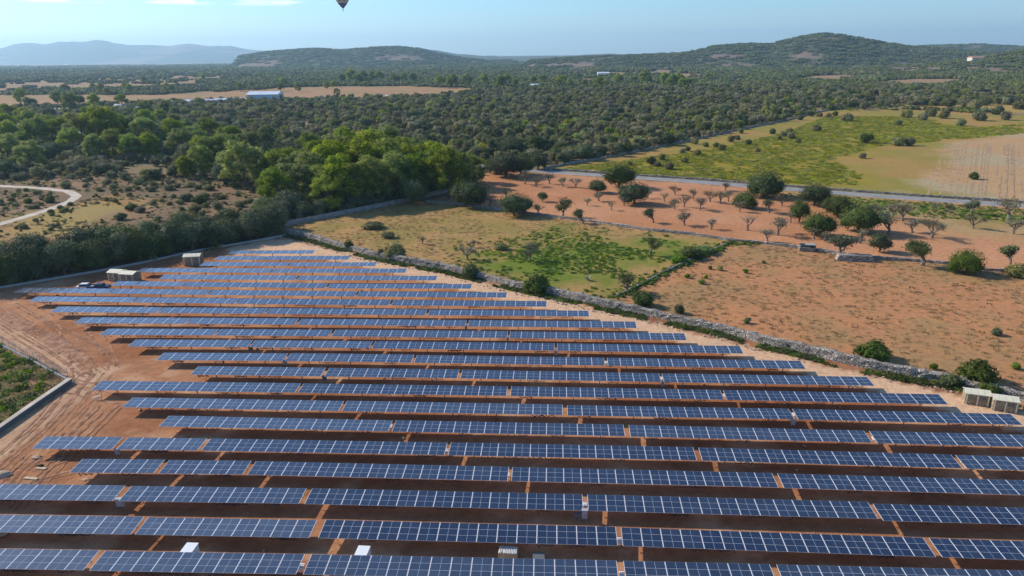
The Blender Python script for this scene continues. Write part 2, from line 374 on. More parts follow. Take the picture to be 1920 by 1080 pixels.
# ------------------------------------------------------------------ ground sheet
xs = np.r_[np.arange(-150, 150, 1.3)]
g_ = [150.]
while g_[-1] < 17000: g_.append(g_[-1]*1.013+1.2)
g_ = np.array(g_); xs = np.r_[-g_[::-1], xs[1:], g_]
yy = [30.]
while yy[-1] < 18300: yy.append(yy[-1]*1.0095+.25)
ys = np.r_[[-1800, -400, -60, 0, 20], yy]
GX, GY = np.meshgrid(xs, ys)
def ground_colour(X, Y):
    sh = X.shape; C = np.zeros(sh+(3,)); jx = X+(fbm(X, Y, 9, 1)-.5)*np.clip(Y*.02, 1, 60); jy = Y+(fbm(X, Y, 9, 2)-.5)*np.clip(Y*.04, 1, 120)
    n1 = fbm(X, Y, 30, 3)[..., None]; n2 = fbm(X, Y, 7, 4)[..., None]
    C[:] = np.array((.23, .185, .11))
    far = fbm(X, Y*.35, 260, 5, 3)[..., None]
    C = np.where((far > .55) & (Y[..., None] > 900), np.array((.32, .22, .14)), C)
    sx_ = X+(fbm(X, Y, 22, 11)-.5)*34+(fbm(X, Y, 4, 12)-.5)*9; sy_ = Y+(fbm(X, Y, 22, 13)-.5)*40+(fbm(X, Y, 4, 15)-.5)*12
    def put(z, col, hard=False):
        nonlocal C
        if z in ('plough', 'yellowbright', 'heathtan', 'roadtan', 'roadgreen', 'tanA', 'tanB', 'tanC', 'tanE', 'tanF', 'tanG', 'yellow2'):
            w = sum(inside(sx_+a, sy_+b_, ZP[z]).astype(float) for a, b_ in ((0, 0), (5, 4), (-5, -5), (3, -7), (-4, 7)))[..., None]/5
            C = C*(1-w)+col*w; return
        m = inside(X if hard else jx, Y if hard else jy, ZP[z])[..., None]
        C = np.where(m, col, C)
    A = np.array
    mixc = lambda a, b, t: A(a)*(1-t)+A(b)*t
    cl = lambda v, a, b: np.clip((v-a)/(b-a), 0, 1)
    put('heath', mixc((.19, .14, .088), (.28, .185, .115), cl(n1, .42, .62)))
    put('heathtan', mixc((.40, .25, .10), (.34, .27, .10), cl(n1, .4, .65)))
    put('oldyard', A((.42, .22, .13)))
    put('tanA', mixc((.40, .245, .145), (.32, .235, .12), cl(n1, .4, .6))); put('tanB', A((.33, .23, .14))); [put(q, A((.33, .23, .14))) for q in ('tanC', 'tanE', 'tanF', 'tanG')]; put('tanD', A((.36, .26, .18)))
    put('yellow', mixc((.37, .25, .09), (.28, .25, .06), cl(n1, .4, .6)))
    put('yellowbright', mixc((.27, .235, .030), (.34, .26, .045), cl(n2, .5, .7)))
    put('plough', mixc((.48, .32, .18), (.42, .36, .24), cl(n1, .45, .62)))
    put('yellow2', A((.38, .28, .10)))
    put('orchard', mixc((.48, .235, .125), (.54, .29, .17), cl(n1, .4, .65)))
    put('roadtan', A((.42, .30, .16))); put('roadgreen', mixc((.16, .20, .05), (.26, .24, .08), cl(n2, .4, .6)))
    put('meadow', mixc((.42, .27, .12), (.30, .235, .08), cl(n2, .38, .62)))
    w = sum(inside(sx_+a, sy_+b_, ZP['green']).astype(float) for a, b_ in ((0, 0), (5, 4), (-5, -5), (3, -7), (-4, 7)))[..., None]/5
    w = w*inside(X, Y, ZP['meadow'])[..., None]; gr = cl(n1+n2*.8, .66, .96); C = C*(1-w*.9)+mixc((.30, .25, .07), (.13, .21, .022), gr)*w*.9
    put('brown', mixc((.48, .245, .125), (.38, .24, .12), cl(n2*.6+n1*.5, .45, .65)))
    put('site', mixc((.33, .145, .072), (.46, .245, .145), cl(n1*.6+n2*.5, .45, .68)), True)
    put('berm', mixc((.24, .105, .058), (.35, .175, .10), cl(n2, .4, .62)), True)
    m = inside(X+(fbm(X, Y, 2.5, 8)-.5)*1.4, Y+(fbm(X, Y, 2.5, 9)-.5)*1.4, ZP['track'])[..., None]
    C = np.where(m, mixc((.62, .42, .29), (.70, .50, .36), n1), C)
    put('gravel', mixc((.47, .30, .20), (.54, .37, .26), cl(n2, .4, .6)), True)
    pb = cl(fbm(X, Y, 5, 21), .60, .72)*inside(X, Y, ZP['site'])[..., None][..., 0]; C = C*(1-.5*pb[..., None])+np.array((.62, .42, .29))*.5*pb[..., None]
    put('left', mixc((.20, .16, .075), (.14, .15, .05), cl(n1, .4, .6)), True)
    return C*np.array((1.03, .94, .80))
GC = ground_colour(GX, GY)
nx, ny = len(xs), len(ys)
V = np.zeros((nx*ny, 3), np.float32); V[:, 0] = GX.ravel(); V[:, 1] = GY.ravel(); V[:, 2] = gz(GY.ravel())
idx = np.arange(nx*ny).reshape(ny, nx)
Fq = np.stack([idx[:-1, :-1], idx[:-1, 1:], idx[1:, 1:], idx[1:, :-1]], -1).reshape(-1, 4)
def npmesh(name, V, Fq, mat, col=None, smooth=False):
    me = bpy.data.meshes.new(name); k = Fq.shape[1]
    me.vertices.add(len(V)); me.vertices.foreach_set('co', np.ascontiguousarray(V, np.float32).ravel())
    me.loops.add(Fq.size); me.loops.foreach_set('vertex_index', np.ascontiguousarray(Fq, np.int32).ravel())
    me.polygons.add(len(Fq)); me.polygons.foreach_set('loop_start', np.arange(0, Fq.size, k, dtype=np.int32)); me.polygons.foreach_set('loop_total', np.full(len(Fq), k, np.int32))
    me.update(calc_edges=True)
    if smooth: me.polygons.foreach_set('use_smooth', np.ones(len(Fq), bool))
    if col is not None:
        a = me.color_attributes.new('soil', 'FLOAT_COLOR', 'POINT'); a.data.foreach_set('color', np.c_[col.reshape(-1, 3), np.ones(len(V))].astype(np.float32).ravel())
    me.materials.append(mat); return me
def soil_mat():
    m, n, l, b = nt('soil'); g = G(m); p = g.pos()
    a = n.new('ShaderNodeAttribute'); a.attribute_name = 'soil'; c = a.outputs['Color']
    n1 = g.noise(p, .8, 6, .65); n2 = g.noise(p, .09, 5, .6); n3 = g.noise(g.mapv(p, (.5, 1.6, 1)), 1.1, 5, .7)
    c = g.mix(g.rng(n1, .35, .7, 0, .55), c, g.mix(1., c, (.55, .55, .55), 'MULTIPLY'))
    c = g.mix(g.rng(n2, .4, .75, 0, .35), c, g.mix(1., c, (1.35, 1.25, 1.15), 'MULTIPLY'))
    c = g.mix(g.rng(n3, .56, .72, 0, .65), c, g.mix(.7, c, (.12, .11, .065)))
    l.new(c, b.inputs['Base Color']); b.inputs['Roughness'].default_value = .95; b.inputs['Specular IOR Level'].default_value = .1
    g.bump(g.noise(p, 1.6, 6, .7), .6, .25, b); return m
MAT['soil'] = soil_mat()
tag(link('ground', npmesh('ground', V, Fq, MAT['soil'], GC.reshape(-1, 3))), kind='structure')

# ------------------------------------------------------------------ roads, paths (ribbons a few mm above the soil)
def ribbon(name, P, w, mat, z=.02, n=120, wob=.0, kind='structure'):
    P = smooth(gp(P), n); T = np.gradient(P, axis=0); T /= np.hypot(T[:, 0], T[:, 1])[:, None]; N = np.c_[-T[:, 1], T[:, 0]]
    rs = np.random.RandomState(5); a = w/2+(rs.rand(n)-.5)*wob; b = w/2+(rs.rand(n)-.5)*wob
    L = P+N*a[:, None]; Rr = P-N*b[:, None]
    V = np.r_[np.c_[L, np.full(n, z)], np.c_[Rr, np.full(n, z)]]; i = np.arange(n-1)
    me = npmesh(name, V, np.stack([i, n+i, n+i+1, i+1], -1), mat)
    o = link(name, me)
    if kind: o['kind'] = kind
    return P, N
RP, RN = ribbon('road', ROAD, 6.6, MAT['asphalt'], .02, 160)
for off, nm in ((3.0, 'road_edge_line'), (-3.0, 'road_edge_line')):
    n = len(RP); a = RP+RN*(off-.08); b = RP+RN*(off+.08); i = np.arange(n-1)
    o = link(nm, npmesh(nm, np.r_[np.c_[b, np.full(n, .024)], np.c_[a, np.full(n, .024)]], np.stack([i, n+i, n+i+1, i+1], -1), MAT['paint'])); o['kind'] = 'structure'
ribbon('path', PATH, 3.6, MAT['palepath'], .02, 90, .5)

# wheel marks of the machines in the red dirt
def track_mat(nm='wheel_marks', ca=(.20, .085, .04), cb=(.42, .21, .11)):
    m, n, l, b = nt(nm); g = G(m); p = g.pos()
    c = g.mix(g.rng(g.noise(p, .7, 5), .35, .65), ca, cb)
    l.new(c, b.inputs['Base Color']); b.inputs['Roughness'].default_value = 1
    tr = n.new('ShaderNodeBsdfTransparent'); ms = n.new('ShaderNodeMixShader')
    l.new(g.rng(g.noise(p, .16, 3, .6), .34, .52, 0, 1.), ms.inputs[0]); l.new(tr.outputs[0], ms.inputs[1]); l.new(b.outputs[0], ms.inputs[2]); l.new(ms.outputs[0], n['Material Output'].inputs[0])
    return m
MAT['marks'] = track_mat(); MAT['furrow'] = track_mat('furrow_soil', (.36, .225, .115), (.48, .31, .17))
rs = np.random.RandomState(3); TV = []; TF = []
def marks(P, offs, w):
    P = smooth(gp(P), 60, 6); T = np.gradient(P, axis=0); T /= np.hypot(T[:, 0], T[:, 1])[:, None]; N = np.c_[-T[:, 1], T[:, 0]]
    for k, of in enumerate(offs):
        i0, i1 = sorted(rs.choice(60, 2, False)) if rs.rand() < .5 else (0, 59)
        if i1-i0 < 12: continue
        wv = of+np.cumsum(rs.randn(60))*.05; Q = P+N*wv[:, None]; ww = w*(.5+rs.rand())
        A = Q+N*ww/2; B = Q-N*ww/2; A, B = A[i0:i1+1], B[i0:i1+1]; n = len(A); o = sum(len(v) for v in TV); z = .006+.004*(len(TV) % 24)
        TV.append(np.r_[np.c_[A, np.full(n, z)], np.c_[B, np.full(n, z)]]); i = np.arange(n-1)+o; TF.append(np.stack([i, n+i, n+i+1, i+1], -1))
marks([(-10, 590), (30, 615), (90, 650), (140, 685), (165, 705)], np.linspace(-5, 4, 13), .4)
marks([(20, 570), (70, 600), (130, 625), (185, 655), (205, 690)], np.linspace(-6, 4, 14), .4)
marks([(60, 570), (100, 590), (150, 620), (170, 665), (178, 700)], np.linspace(-3, 3, 7), .4)
marks([(-20, 900), (60, 835), (120, 775), (160, 725), (180, 700)], np.linspace(-4, 3, 14), .35)
marks([(0, 960), (70, 880), (140, 815), (200, 760)], np.linspace(-2.5, 3, 7), .35)
marks([(80, 545), (150, 533), (220, 512), (330, 492), (420, 470)], np.linspace(-3.5, 3, 9), .4)
marks([(60, 700), (120, 720), (220, 745), (300, 750)], np.linspace(-2, 2, 5), .5)
marks([(20, 880), (60, 890), (130, 870)], np.linspace(-3, 3, 6), .5)
NT = len(TV)
tag(link('tyre_tracks', npmesh('tyre_tracks', np.concatenate(TV), np.concatenate(TF), MAT['marks'])), kind='structure')
TV2, TF2 = TV, TF; TV = []; TF = []
for k in range(64):
    f = k/63; a = (1775+f*260, 268+f*6); c = (1742+f*330, 368+f*14); marks([a, ((a[0]+c[0])/2, (a[1]+c[1])/2+1), c], [0.], .55)
tag(link('furrows', npmesh('furrows', np.concatenate(TV), np.concatenate(TF), MAT['furrow'])), kind='structure')
# wheel lines along the pale track
# ------------------------------------------------------------------ solar tables
ROWS = {  # near-edge end points of each table (x, y, x, y, modules) bottom row first
 0: [(-205, 1063.5, 156.2, 1069, 10), (166.7, 1070, 555, 1076.5, 10), (567.5, 1077, 1161, 1090, 15), (1174, 1091, 1459, 1098, 7), (1472, 1099, 2090, 1115, 15)],
 1: [(-112, 996.5, 245, 1002, 10), (252.3, 1002.2, 579.5, 1008.3, 9), (596.2, 1008.7, 1158.7, 1023.2, 15), (1167.8, 1023.6, 1755.5, 1044.5, 15), (1766.7, 1044.7, 2376, 1066, 15)],
 2: [(-125, 934.5, 210.3, 939.2, 10), (221.7, 939.5, 560.5, 944.2, 10), (570.8, 944.7, 1093.7, 957.3, 15), (1103, 957.6, 1646.7, 972.8, 15), (1656.3, 976.3, 2215, 992, 15)],
 3: [(129.3, 886, 288, 887.3, 5), (296.7, 887.8, 455, 889.5, 5), (463, 890, 951.7, 901.7, 15), (958.5, 901.9, 1460, 914, 15), (1470, 915, 1982, 930, 15)],
 4: [(59.5, 841.1, 209, 842.3, 5), (218, 842.6, 370, 844.6, 5), (376.7, 844.8, 833.3, 853.2, 15), (840, 853.5, 1307, 863, 15), (1316.7, 863.6, 1805, 878, 15), (1813, 878.5, 2310, 894, 15)],
 5: [(297.6, 799.3, 727.8, 808.8, 15), (734.4, 809.1, 1172.2, 817.8, 15), (1182, 818.5, 1635.6, 830, 15), (1645.6, 830.8, 2104, 843, 15)],
 6: [(228.9, 763.3, 635, 770.5, 15), (641, 770.6, 1055, 778.2, 15), (1064, 778.9, 1490, 786, 15), (1496.7, 786.4, 1917.8, 796.7, 15)],
 7: [(170.7, 731.1, 553, 736, 15), (558, 736.2, 949.6, 742.2, 15), (956.7, 742.4, 1358, 749.3, 15), (1363, 749.6, 1778.2, 758.2, 15)],
 8: [(356.7, 702.2, 601, 705.5, 10), (608, 705.7, 857.3, 709, 10), (862.7, 709.3, 1240, 716.2, 15), (1245, 716.4, 1640, 723.3, 15)],
 9: [(292.2, 674.9, 530, 676.5, 10), (534.4, 676.7, 771, 679.6, 10), (776, 679.8, 1134.4, 685.2, 15), (1140, 685.4, 1511.1, 691.6, 15)],
 10: [(239.3, 649.3, 463.3, 650.5, 10), (467, 650.6, 692, 652.8, 10), (696.7, 653, 1039.6, 657.2, 15), (1044.4, 657.4, 1394.4, 662.7, 15)],
 11: [(186.2, 627.8, 399, 628.6, 10), (402.5, 628.8, 615.6, 630.2, 10), (621, 630.4, 950.7, 633.5, 15), (954.8, 633.7, 1288.2, 637.8, 15)],
 12: [(138.3, 605.8, 345.6, 606.8, 10), (348.4, 607, 552, 608.5, 10), (556.7, 608.7, 872, 611.5, 15), (876.7, 611.7, 1194.4, 614.9, 15)],
 13: [(93.3, 584.9, 292, 586.5, 10), (295.4, 586.7, 493.3, 588, 10), (496.9, 588.2, 797, 590.7, 15), (802, 590.8, 1104.9, 593.3, 15)],
 14: [(53.3, 565, 244, 566.6, 10), (247, 566.8, 439, 569.2, 10), (442.2, 569.4, 728.4, 572.3, 15), (733, 572.4, 1024.9, 574.9, 15)],
 15: [(27, 548, 199, 550, 10), (202.2, 550.2, 385.6, 552.6, 10), (389.2, 552.8, 664, 555.5, 15), (668.2, 555.6, 949.3, 557.8, 15)],
 16: [(207.3, 535.3, 249, 535.8, 2), (252, 535.9, 339, 537, 5), (342, 537.1, 608.4, 540, 15), (612.7, 540.1, 882.9, 541.1, 15)],
 17: [(296.7, 523.2, 552, 524.7, 15), (555.8, 524.8, 817.3, 525.3, 15)],
 18: [(256.7, 510, 504, 511, 15), (507, 511.1, 759.6, 511.3, 15)],
 19: [(373.8, 498.4, 537.5, 498.9, 10), (540.5, 498.9, 702.9, 498.8, 10)],
 20: [(401, 487, 493, 487, 6), (495.6, 487, 652.2, 486.6, 10)],
 21: [(428.8, 476, 585.6, 475.3, 10)]}
TONE = {(0, 0): .8, (0, 1): .75, (0, 2): .6, (0, 3): .3, (1, 0): 1., (1, 1): 1., (1, 2): 0., (1, 3): .08, (2, 2): .1, (2, 0): .75, (2, 1): .4, (2, 3): .25, (2, 4): 0., (3, 1): .3, (4, 0): .8, (4, 1): .75, (6, 0): .8, (5, 0): .8, (6, 1): .7, (7, 0): .6}  # hand-set sky reflection of single tables, painted as cell colour
HZ, SLANT, RISE = 1.42, 3.01, .15
MW, MHH = 2.2, 1.0
def module_geo(mb, ox, oy, w=MW-.03, h=MHH-.025):
    x0, x1, y0, y1 = ox-w/2, ox+w/2, oy-h/2, oy+h/2; t = .035
    mb.add([(x0, y0, 0), (x1, y0, 0), (x1, y1, 0), (x0, y1, 0)], [(0, 1, 2, 3)], 0, [((0, 0), (1, 0), (1, 1), (0, 1))])
    z0 = -t
    mb.add([(x0, y0, 0), (x1, y0, 0), (x1, y1, 0), (x0, y1, 0), (x0, y0, z0), (x1, y0, z0), (x1, y1, z0), (x0, y1, z0)],
           [(0, 4, 5, 1), (1, 5, 6, 2), (2, 6, 7, 3), (3, 7, 4, 0), (4, 7, 6, 5)], 1)
mb = MB(); module_geo(mb, 0, 0); ME_MOD = mb.mesh('solar_module', [MAT['solar'], MAT['frame']])
def table_meshes(N):
    L = N*MW
    a = MB()
    for i in range(N):
        for j in range(3): module_geo(a, (i+.5)*MW, (j+.5)*MHH+.005)
    arr = a.mesh('module_field', [MAT['solar'], MAT['frame']])
    b = MB(); b.tube([(0.05, 1.5, -.22), (L-.05, 1.5, -.22)], .075, 8)
    tube = b.mesh('torque_tube', MAT['galv'])
    c = MB(); c.box((L/2, 0, -.075), (L-.1, .05, .07)); rail = c.mesh('rail', MAT['galv'])
    return arr, tube, rail, L
TM = {}
# post: steel section with head plate and brace
mb = MB(); mb.box((0, 0, -.72), (.12, .09, 1.42)); mb.box((0, 0, -.02), (.3, .16, .06)); mb.tube([(0, -.05, -.9), (.0, -.75, -.05)], .025, 5); mb.tube([(0, .05, -.9), (.0, .75, -.05)], .025, 5)
ME_POST = mb.mesh('post', MAT['galv'])
ME_CAB = []
for s_ in range(3):
    rc = random.Random(s_+60); mb = MB(); pts = [(0, 0, 0)]
    for k in range(14): pts.append((pts[-1][0]+rc.uniform(.05, .22), rc.uniform(-.1, .1), -rc.uniform(.02, .42)))
    mb.tube(pts, .05, 4); ME_CAB.append(mb.mesh('cable_bundle', MAT['darksteel']))
rr = random.Random(11); nrow = len(ROWS)
tables = {}
for ri, tabs in ROWS.items():
    for ti, (x0, y0, x1, y1, N) in enumerate(tabs):
        A = Vector(at(x0, y0, HZ)); B = Vector(at(x1, y1, HZ)); d = B-A
        rz = math.atan2(d.y, d.x); sx = d.length/(N*MW)
        if N not in TM: TM[N] = table_meshes(N)
        arr, tub, rail, L = TM[N]
        t = empty('solar_table', (A.x, A.y, 0), rz); t.scale = (sx, 1, 1)
        tilt = math.asin(RISE/SLANT)+R(rr.uniform(-.8, .8))
        tone = TONE.get((ri, ti), min(1, max(0, (.75 if ti == 0 and ri > 7 else .45 if ti == 1 and ri > 7 else .3)+rr.uniform(-.28, .25))))  # left tables of far rows paler: sky glare put into their colour
        if (ri, ti) in ((2, 4), (1, 2), (1, 3)): tilt += R(.8)
        tops = empty('module_frame_top') if False else None
        Mt = Matrix.Translation((0, 0, HZ)) @ Matrix.Rotation(tilt, 4, 'X')
        def part(name, me, M):
            o = link(name, me, t); o.matrix_local = M; o['tone'] = tone; return o
        if ri <= 9:
            for i in range(N):
                for j in range(3):
                    o = part('solar_module', ME_MOD, Mt @ Matrix.Translation(((i+.5)*MW, (j+.5)*MHH+.005, 0)))
                    o['tone'] = min(1, max(0, tone+rr.uniform(-.12, .12)))
        else: part('module_field', arr, Mt)
        part('torque_tube', tub, Mt)
        for yo in (.45, 1.5, 2.55): part('rail', rail, Mt @ Matrix.Translation((0, yo, 0)))
        if ri <= 14:
            for q in range(rr.randint(3, 6)): part('cable_bundle', ME_CAB[rr.randrange(3)], Mt @ Matrix.Translation((rr.uniform(1, L-3), .1, -.12)))
        k = max(2, round(N/3)); zc = HZ+1.5*math.sin(tilt)-.25
        for i in range(k):
            part('post', ME_POST, Matrix.Translation((L*(i+.5)/k, 1.5*math.cos(tilt), zc)))
        nth = 'front' if ri == 0 else ordw(ri+1)
        place = 'alone' if len(tabs) == 1 else ('leftmost' if ti == 0 else 'rightmost' if ti == len(tabs)-1 else ordw(ti+1)+' from left')
        look = 'blue' if tone < .45 else 'greyish blue'
        row_ = 'row nearest the photo bottom' if ri == 0 else nth+' row from the bottom'
        tag(t, f'{look} solar table, {place} in the {row_}', 'solar table', 'rows of solar tables')
        tables[(ri, ti)] = (A, B)

# cabinets at the table gaps
def cabinet(px, py, w, d, h, mat, label, name='electrical_cabinet', up=.0, cat='cabinet', legs=True):
    x, y = at(px, py)
    t = empty(name, (x, y, 0), R(rr.uniform(-3, 3)))
    b = MB(); b.box((0, 0, up+h/2), (w, d, h)); b.box((0, 0, up+h+.03), (w+.08, d+.1, .06)); b.build('housing', mat, t)
    b = MB(); b.box((0, -d/2-.012, up+h/2), (w-.12, .02, h-.14)); dr = b.build('door', mat, t)
    b = MB(); b.box((w*.3, -d/2-.035, up+h*.5), (.04, .03, .16)); b.build('handle', MAT['darksteel'], dr)
    if up > .05:
        for s in (-1, 1):
            b = MB(); b.box((s*w*.35, 0, up/2), (.08, .08, up)); b.build('leg', MAT['galv'], t)
    tag(t, label, cat); return t
cabinet(358, 1049, 1.25, 1.7, 1.45, MAT['white'], 'white metal cabinet in the shade behind the front row, leftmost of two', 'power_cabinet')
cabinet(681, 1055, 1.25, 1.7, 1.45, MAT['white'], 'white metal cabinet in the shade behind the front row, beside the brown gap', 'power_cabinet')
cabinet(1010, 1051, 1.2, 1.3, .45, MAT['darkcab'], 'low dark grey box lying in the shade right of the white pallet stack', 'grey_box', cat='box')
b = None
def post_box(px, py, w, h, mat, label):
    cabinet(px, py, w, .35, h, mat, label, 'inverter', up=.35, cat='inverter')
post_box(228, 953, .95, 1.0, MAT['cabinet'], 'grey inverter box below the gap of the third row, near the left photo edge')
post_box(1096, 976, .65, 1.1, MAT['cabinet'], 'tall grey inverter box standing at the middle gap of the third row')
post_box(1083, 976, .75, .6, MAT['darkcab'], 'dark squat inverter box left of the tall grey one')
post_box(222, 855, .6, .8, MAT['cabinet'], 'grey inverter box below the left gap of the fifth row')
post_box(1486, 800, .6, .75, MAT['cabinet'], 'pale inverter box under the gap of the seventh row at right')
post_box(535, 686, .7, .7, MAT['cabinet'], 'small inverter box under the left gap of the tenth row')
post_box(609, 716, .7, .7, MAT['darkcab'], 'dark inverter box under the left gap of the ninth row')
post_box(471, 660, .7, .7, MAT['darkcab'], 'dark inverter box under the left gap of the eleventh row')
post_box(1042, 668, .45, .8, MAT['cabinet'], 'pale inverter box under the right gap of the eleventh row')
post_box(874, 620, .4, .7, MAT['cabinet'], 'pale inverter box under the right gap of the thirteenth row')
post_box(952, 643, .4, .7, MAT['cabinet'], 'pale inverter box under the right gap of the twelfth row')
post_box(1242, 727, .5, .7, MAT['cabinet'], 'grey inverter box under the right gap of the ninth row')
# white cable trays in the gaps
def tray(px, py, label):
    x, y = at(px, py, .5); b = MB(); b.box((0, 0, .45), (.5, 1.0, .1)); 
    for k in range(3): b.box((0, -.35+k*.35, .52), (.44, .12, .08))
    for s in (-1, 1): b.box((0, s*.4, .2), (.08, .08, .4))
    tag(b.build('cable_tray', MAT['white'], loc=(x, y, 0)), label, 'cable tray', 'white cable trays in the table gaps')
for px, py, a in ((1162, 1013, 'second row, right of the middle'), (1097, 946, 'third row, at the middle'), (952, 890, 'fourth row, at the middle'), (837, 845, 'fifth row, at the middle'), (732, 799, 'sixth row, left of the middle'), (1360, 741, 'eighth row, at right'), (1490, 777, 'seventh row, at right'), (1640, 822, 'sixth row, at right'), (1808, 868, 'fifth row, at far right'), (1242, 709, 'ninth row, at right'), (1137, 679, 'tenth row, at right'), (216, 930, 'third row, at left'), (565, 1062, 'front row, left of the middle'), (1166, 1077, 'front row, at the middle')):
    tray(px, py, 'white cable tray in a table gap, '+a)

# pallet of white profiles
x, y = at(953, 1043); t = empty('pallet', (x, y, 0), R(-2))
b = MB()
for k in range(3): b.box((0, -.55+k*.55, .38), (2.1, .1, .76))
for k in range(12): b.box((-1+k*.182, 0, .78), (.1, 1.25, .03))
b.build('deck', MAT['timber'], t)
rq = random.Random(4)
for k in range(11):
    b = MB(); b.box((0, 0, 0), (.09, 1.15+rq.uniform(-.1, .1), .08)); o = b.build('white_profile', MAT['white'], t); o.location = (-.92+k*.18, rq.uniform(-.04, .04), .84); o.rotation_euler = (0, 0, R(rq.uniform(-2, 2) if k > 2 else rq.uniform(-18, 18)))
tag(t, 'pallet loaded with white metal profiles in the shade behind the front row', 'pallet')
# planks and pale slabs on the dirt
def plank(px, py, l, w, h, rz, mat, label, nm='plank', cat='plank'):
    x, y = at(px, py); b = MB(); b.box((0, 0, h/2), (l, w, h)); b.box((0.05, 0.02, h*1.35), (l*.9, w*.8, h*.7)) if nm != 'plank' else None
    o = b.build(nm, mat, loc=(x, y, 0.01)); o.rotation_euler = (0, 0, R(rz)); tag(o, label, cat)
plank(77, 879, 1.5, .35, .12, -4, MAT['timber'], 'short pale plank on the red dirt, the one nearer the sixth row')
plank(58, 898, 2.0, .4, .14, -6, MAT['timber'], 'long pale plank on the red dirt, beside the big slab')
def rock(px, py, r, label, seed, nm='rock', flat=.5):
    x, y = at(px, py); b = MB(); b.blob((0, 0, r[2]*.35), r, seed, 2, .35, 1.1, flat=0.)
    tag(b.build(nm, MAT['rock'], loc=(x, y, 0)), label, 'rock')
rock(4, 892, (1.1, .8, .4), 'big pale slab of rock at the left photo edge', 1)
rock(70, 858, (.8, .5, .22), 'pale rock heap under the left end of the fifth row', 2)
rock(2, 1003, (.8, .6, .4), 'pale rock at the left photo edge below the second row', 3)
rock(160, 900, (.5, .35, .12), 'small pale rocks beside the fourth row end', 4)
rock(182, 745, (.8, .5, .12), 'low pale rubble under the left end of the eighth row', 5)

# ------------------------------------------------------------------ huts (stone faced transformer cabins)
def hut(px, py, L, D, H, rz, label):
    x, y = at(px, py); t = empty('stone_hut', (x, y, 0), R(rz))
    b = MB(); b.box((0, 0, H/2), (L, D, H)); b.build('wall', MAT['masonry'], t)
    # shallow gabled roof in cream sheets
    for s, nm in ((-1, 'roof'), (1, 'roof')):
        b = MB(); n = 4
        for k in range(n):
            x0 = -L/2-.12+k*(L+.24)/n; x1 = x0+(L+.24)/n-.04
            b.add([(x0, s*(D/2+.15), H-.02), (x1, s*(D/2+.15), H-.02), (x1, 0, H+.42), (x0, 0, H+.42), (x0, s*(D/2+.15), H-.1), (x1, s*(D/2+.15), H-.1), (x1, 0, H+.34), (x0, 0, H+.34)],
                  [(0, 1, 2, 3), (4, 7, 6, 5), (0, 4, 5, 1), (1, 5, 6, 2), (2, 6, 7, 3), (3, 7, 4, 0)])
        b.build(nm, MAT['cream'], t)
    b = MB(); b.add([(-L/2, -D/2, H), (-L/2, D/2, H), (-L/2, 0, H+.36)], [(0, 1, 2)]); b.add([(L/2, -D/2, H), (L/2, 0, H+.36), (L/2, D/2, H)], [(0, 1, 2)]); b.build('gable', MAT['masonry'], t)
    for k in (-1, 0, 1):
        b = MB(); b.box((k*(L/2-.22), -D/2-.03, H/2), (.18, .06, H)); b.build('corner_post', MAT['cream'], t)
    b = MB(); b.box((L*.22, -D/2-.02, H*.62), (.8, .05, .35)); b.build('vent', MAT['darkcab'], t)
    tag(t, label, 'hut'); return t
hut(1828, 755, 3.3, 2.0, 1.9, -17, 'stone faced hut with cream roof, left one of the pair by the thick wall')
hut(1880, 767, 3.3, 2.0, 1.9, -17, 'stone faced hut with cream roof nearest the right photo edge')
hut(364, 495, 4.2, 3.2, 2.5, 12, 'stone hut with cream roof standing alone above the solar rows at top left')
hut(222, 524, 3.3, 2.9, 2.2, -8, 'stone hut with pale roof, left one of the pair beside the blue pickup')
hut(246, 527, 3.8, 2.8, 2.2, -8, 'stone hut with cream roof, right one of the pair beside the blue pickup')

# pickup
def pickup(px, py, rz):
    x, y = at(px, py); t = empty('pickup_truck', (x, y, 0), R(rz))
    b = MB(); b.box((0, 0, .62), (4.9, 1.8, .5)); b.box((1.75, 0, .92), (1.3, 1.72, .22), top=.93); b.build('body', MAT['carpaint'], t)
    b = MB(); b.box((.25, 0, 1.2), (1.9, 1.66, .62), top=.82); cabn = b.build('cab', MAT['carpaint'], t)
    b = MB(); b.box((.25, 0, 1.22), (1.93, 1.5, .4), top=.86); b.box((.25, 0, 1.22), (1.5, 1.7, .4), top=.86); b.build('window', MAT['carglass'], cabn)
    b = MB()
    for s in (-1, 1): b.box((-1.55, s*.86, 1.0), (1.75, .07, .3))
    b.box((-2.42, 0, 1.0), (.07, 1.75, .3)); b.build('bed_rail', MAT['carpaint'], t)
    for sx in (-1.5, 1.55):
        for s in (-1, 1):
            b = MB(); b.tube([(sx, s*.72, .37), (sx, s*.94, .37)], .37, 14); w = b.build('wheel', MAT['rubber'], t)
            b = MB(); b.tube([(sx, s*.93, .37), (sx, s*.955, .37)], .2, 10); b.build('rim', MAT['galv'], w)
    for s in (-1, 1): b = MB(); b.box((2.46, s*.68, .78), (.06, .35, .16)); b.build('headlight', MAT['white'], t)
    tag(t, 'dark blue pickup truck parked on red dirt left of the stone huts', 'pickup truck')
pickup(187, 543, 8)
x, y = at(167, 541); t = empty('parked_car', (x-.4, y-.4, 0), R(6))
b = MB(); b.box((0, 0, .6), (3.9, 1.7, .55)); b.build('body', MAT['white'], t)
b = MB(); b.box((-.2, 0, 1.1), (2.3, 1.6, .55), top=.78); c_ = b.build('cab', MAT['carglass'], t)
b = MB(); b.box((-.2, 0, 1.4), (1.7, 1.25, .05)); b.build('roof', MAT['white'], t)
for sx in (-1.2, 1.25):
    for s in (-1, 1): b = MB(); b.tube([(sx, s*.7, .32), (sx, s*.88, .32)], .32, 12); b.build('wheel', MAT['rubber'], t)
tag(t, 'small white car parked against the dark blue pickup on the dirt', 'car')

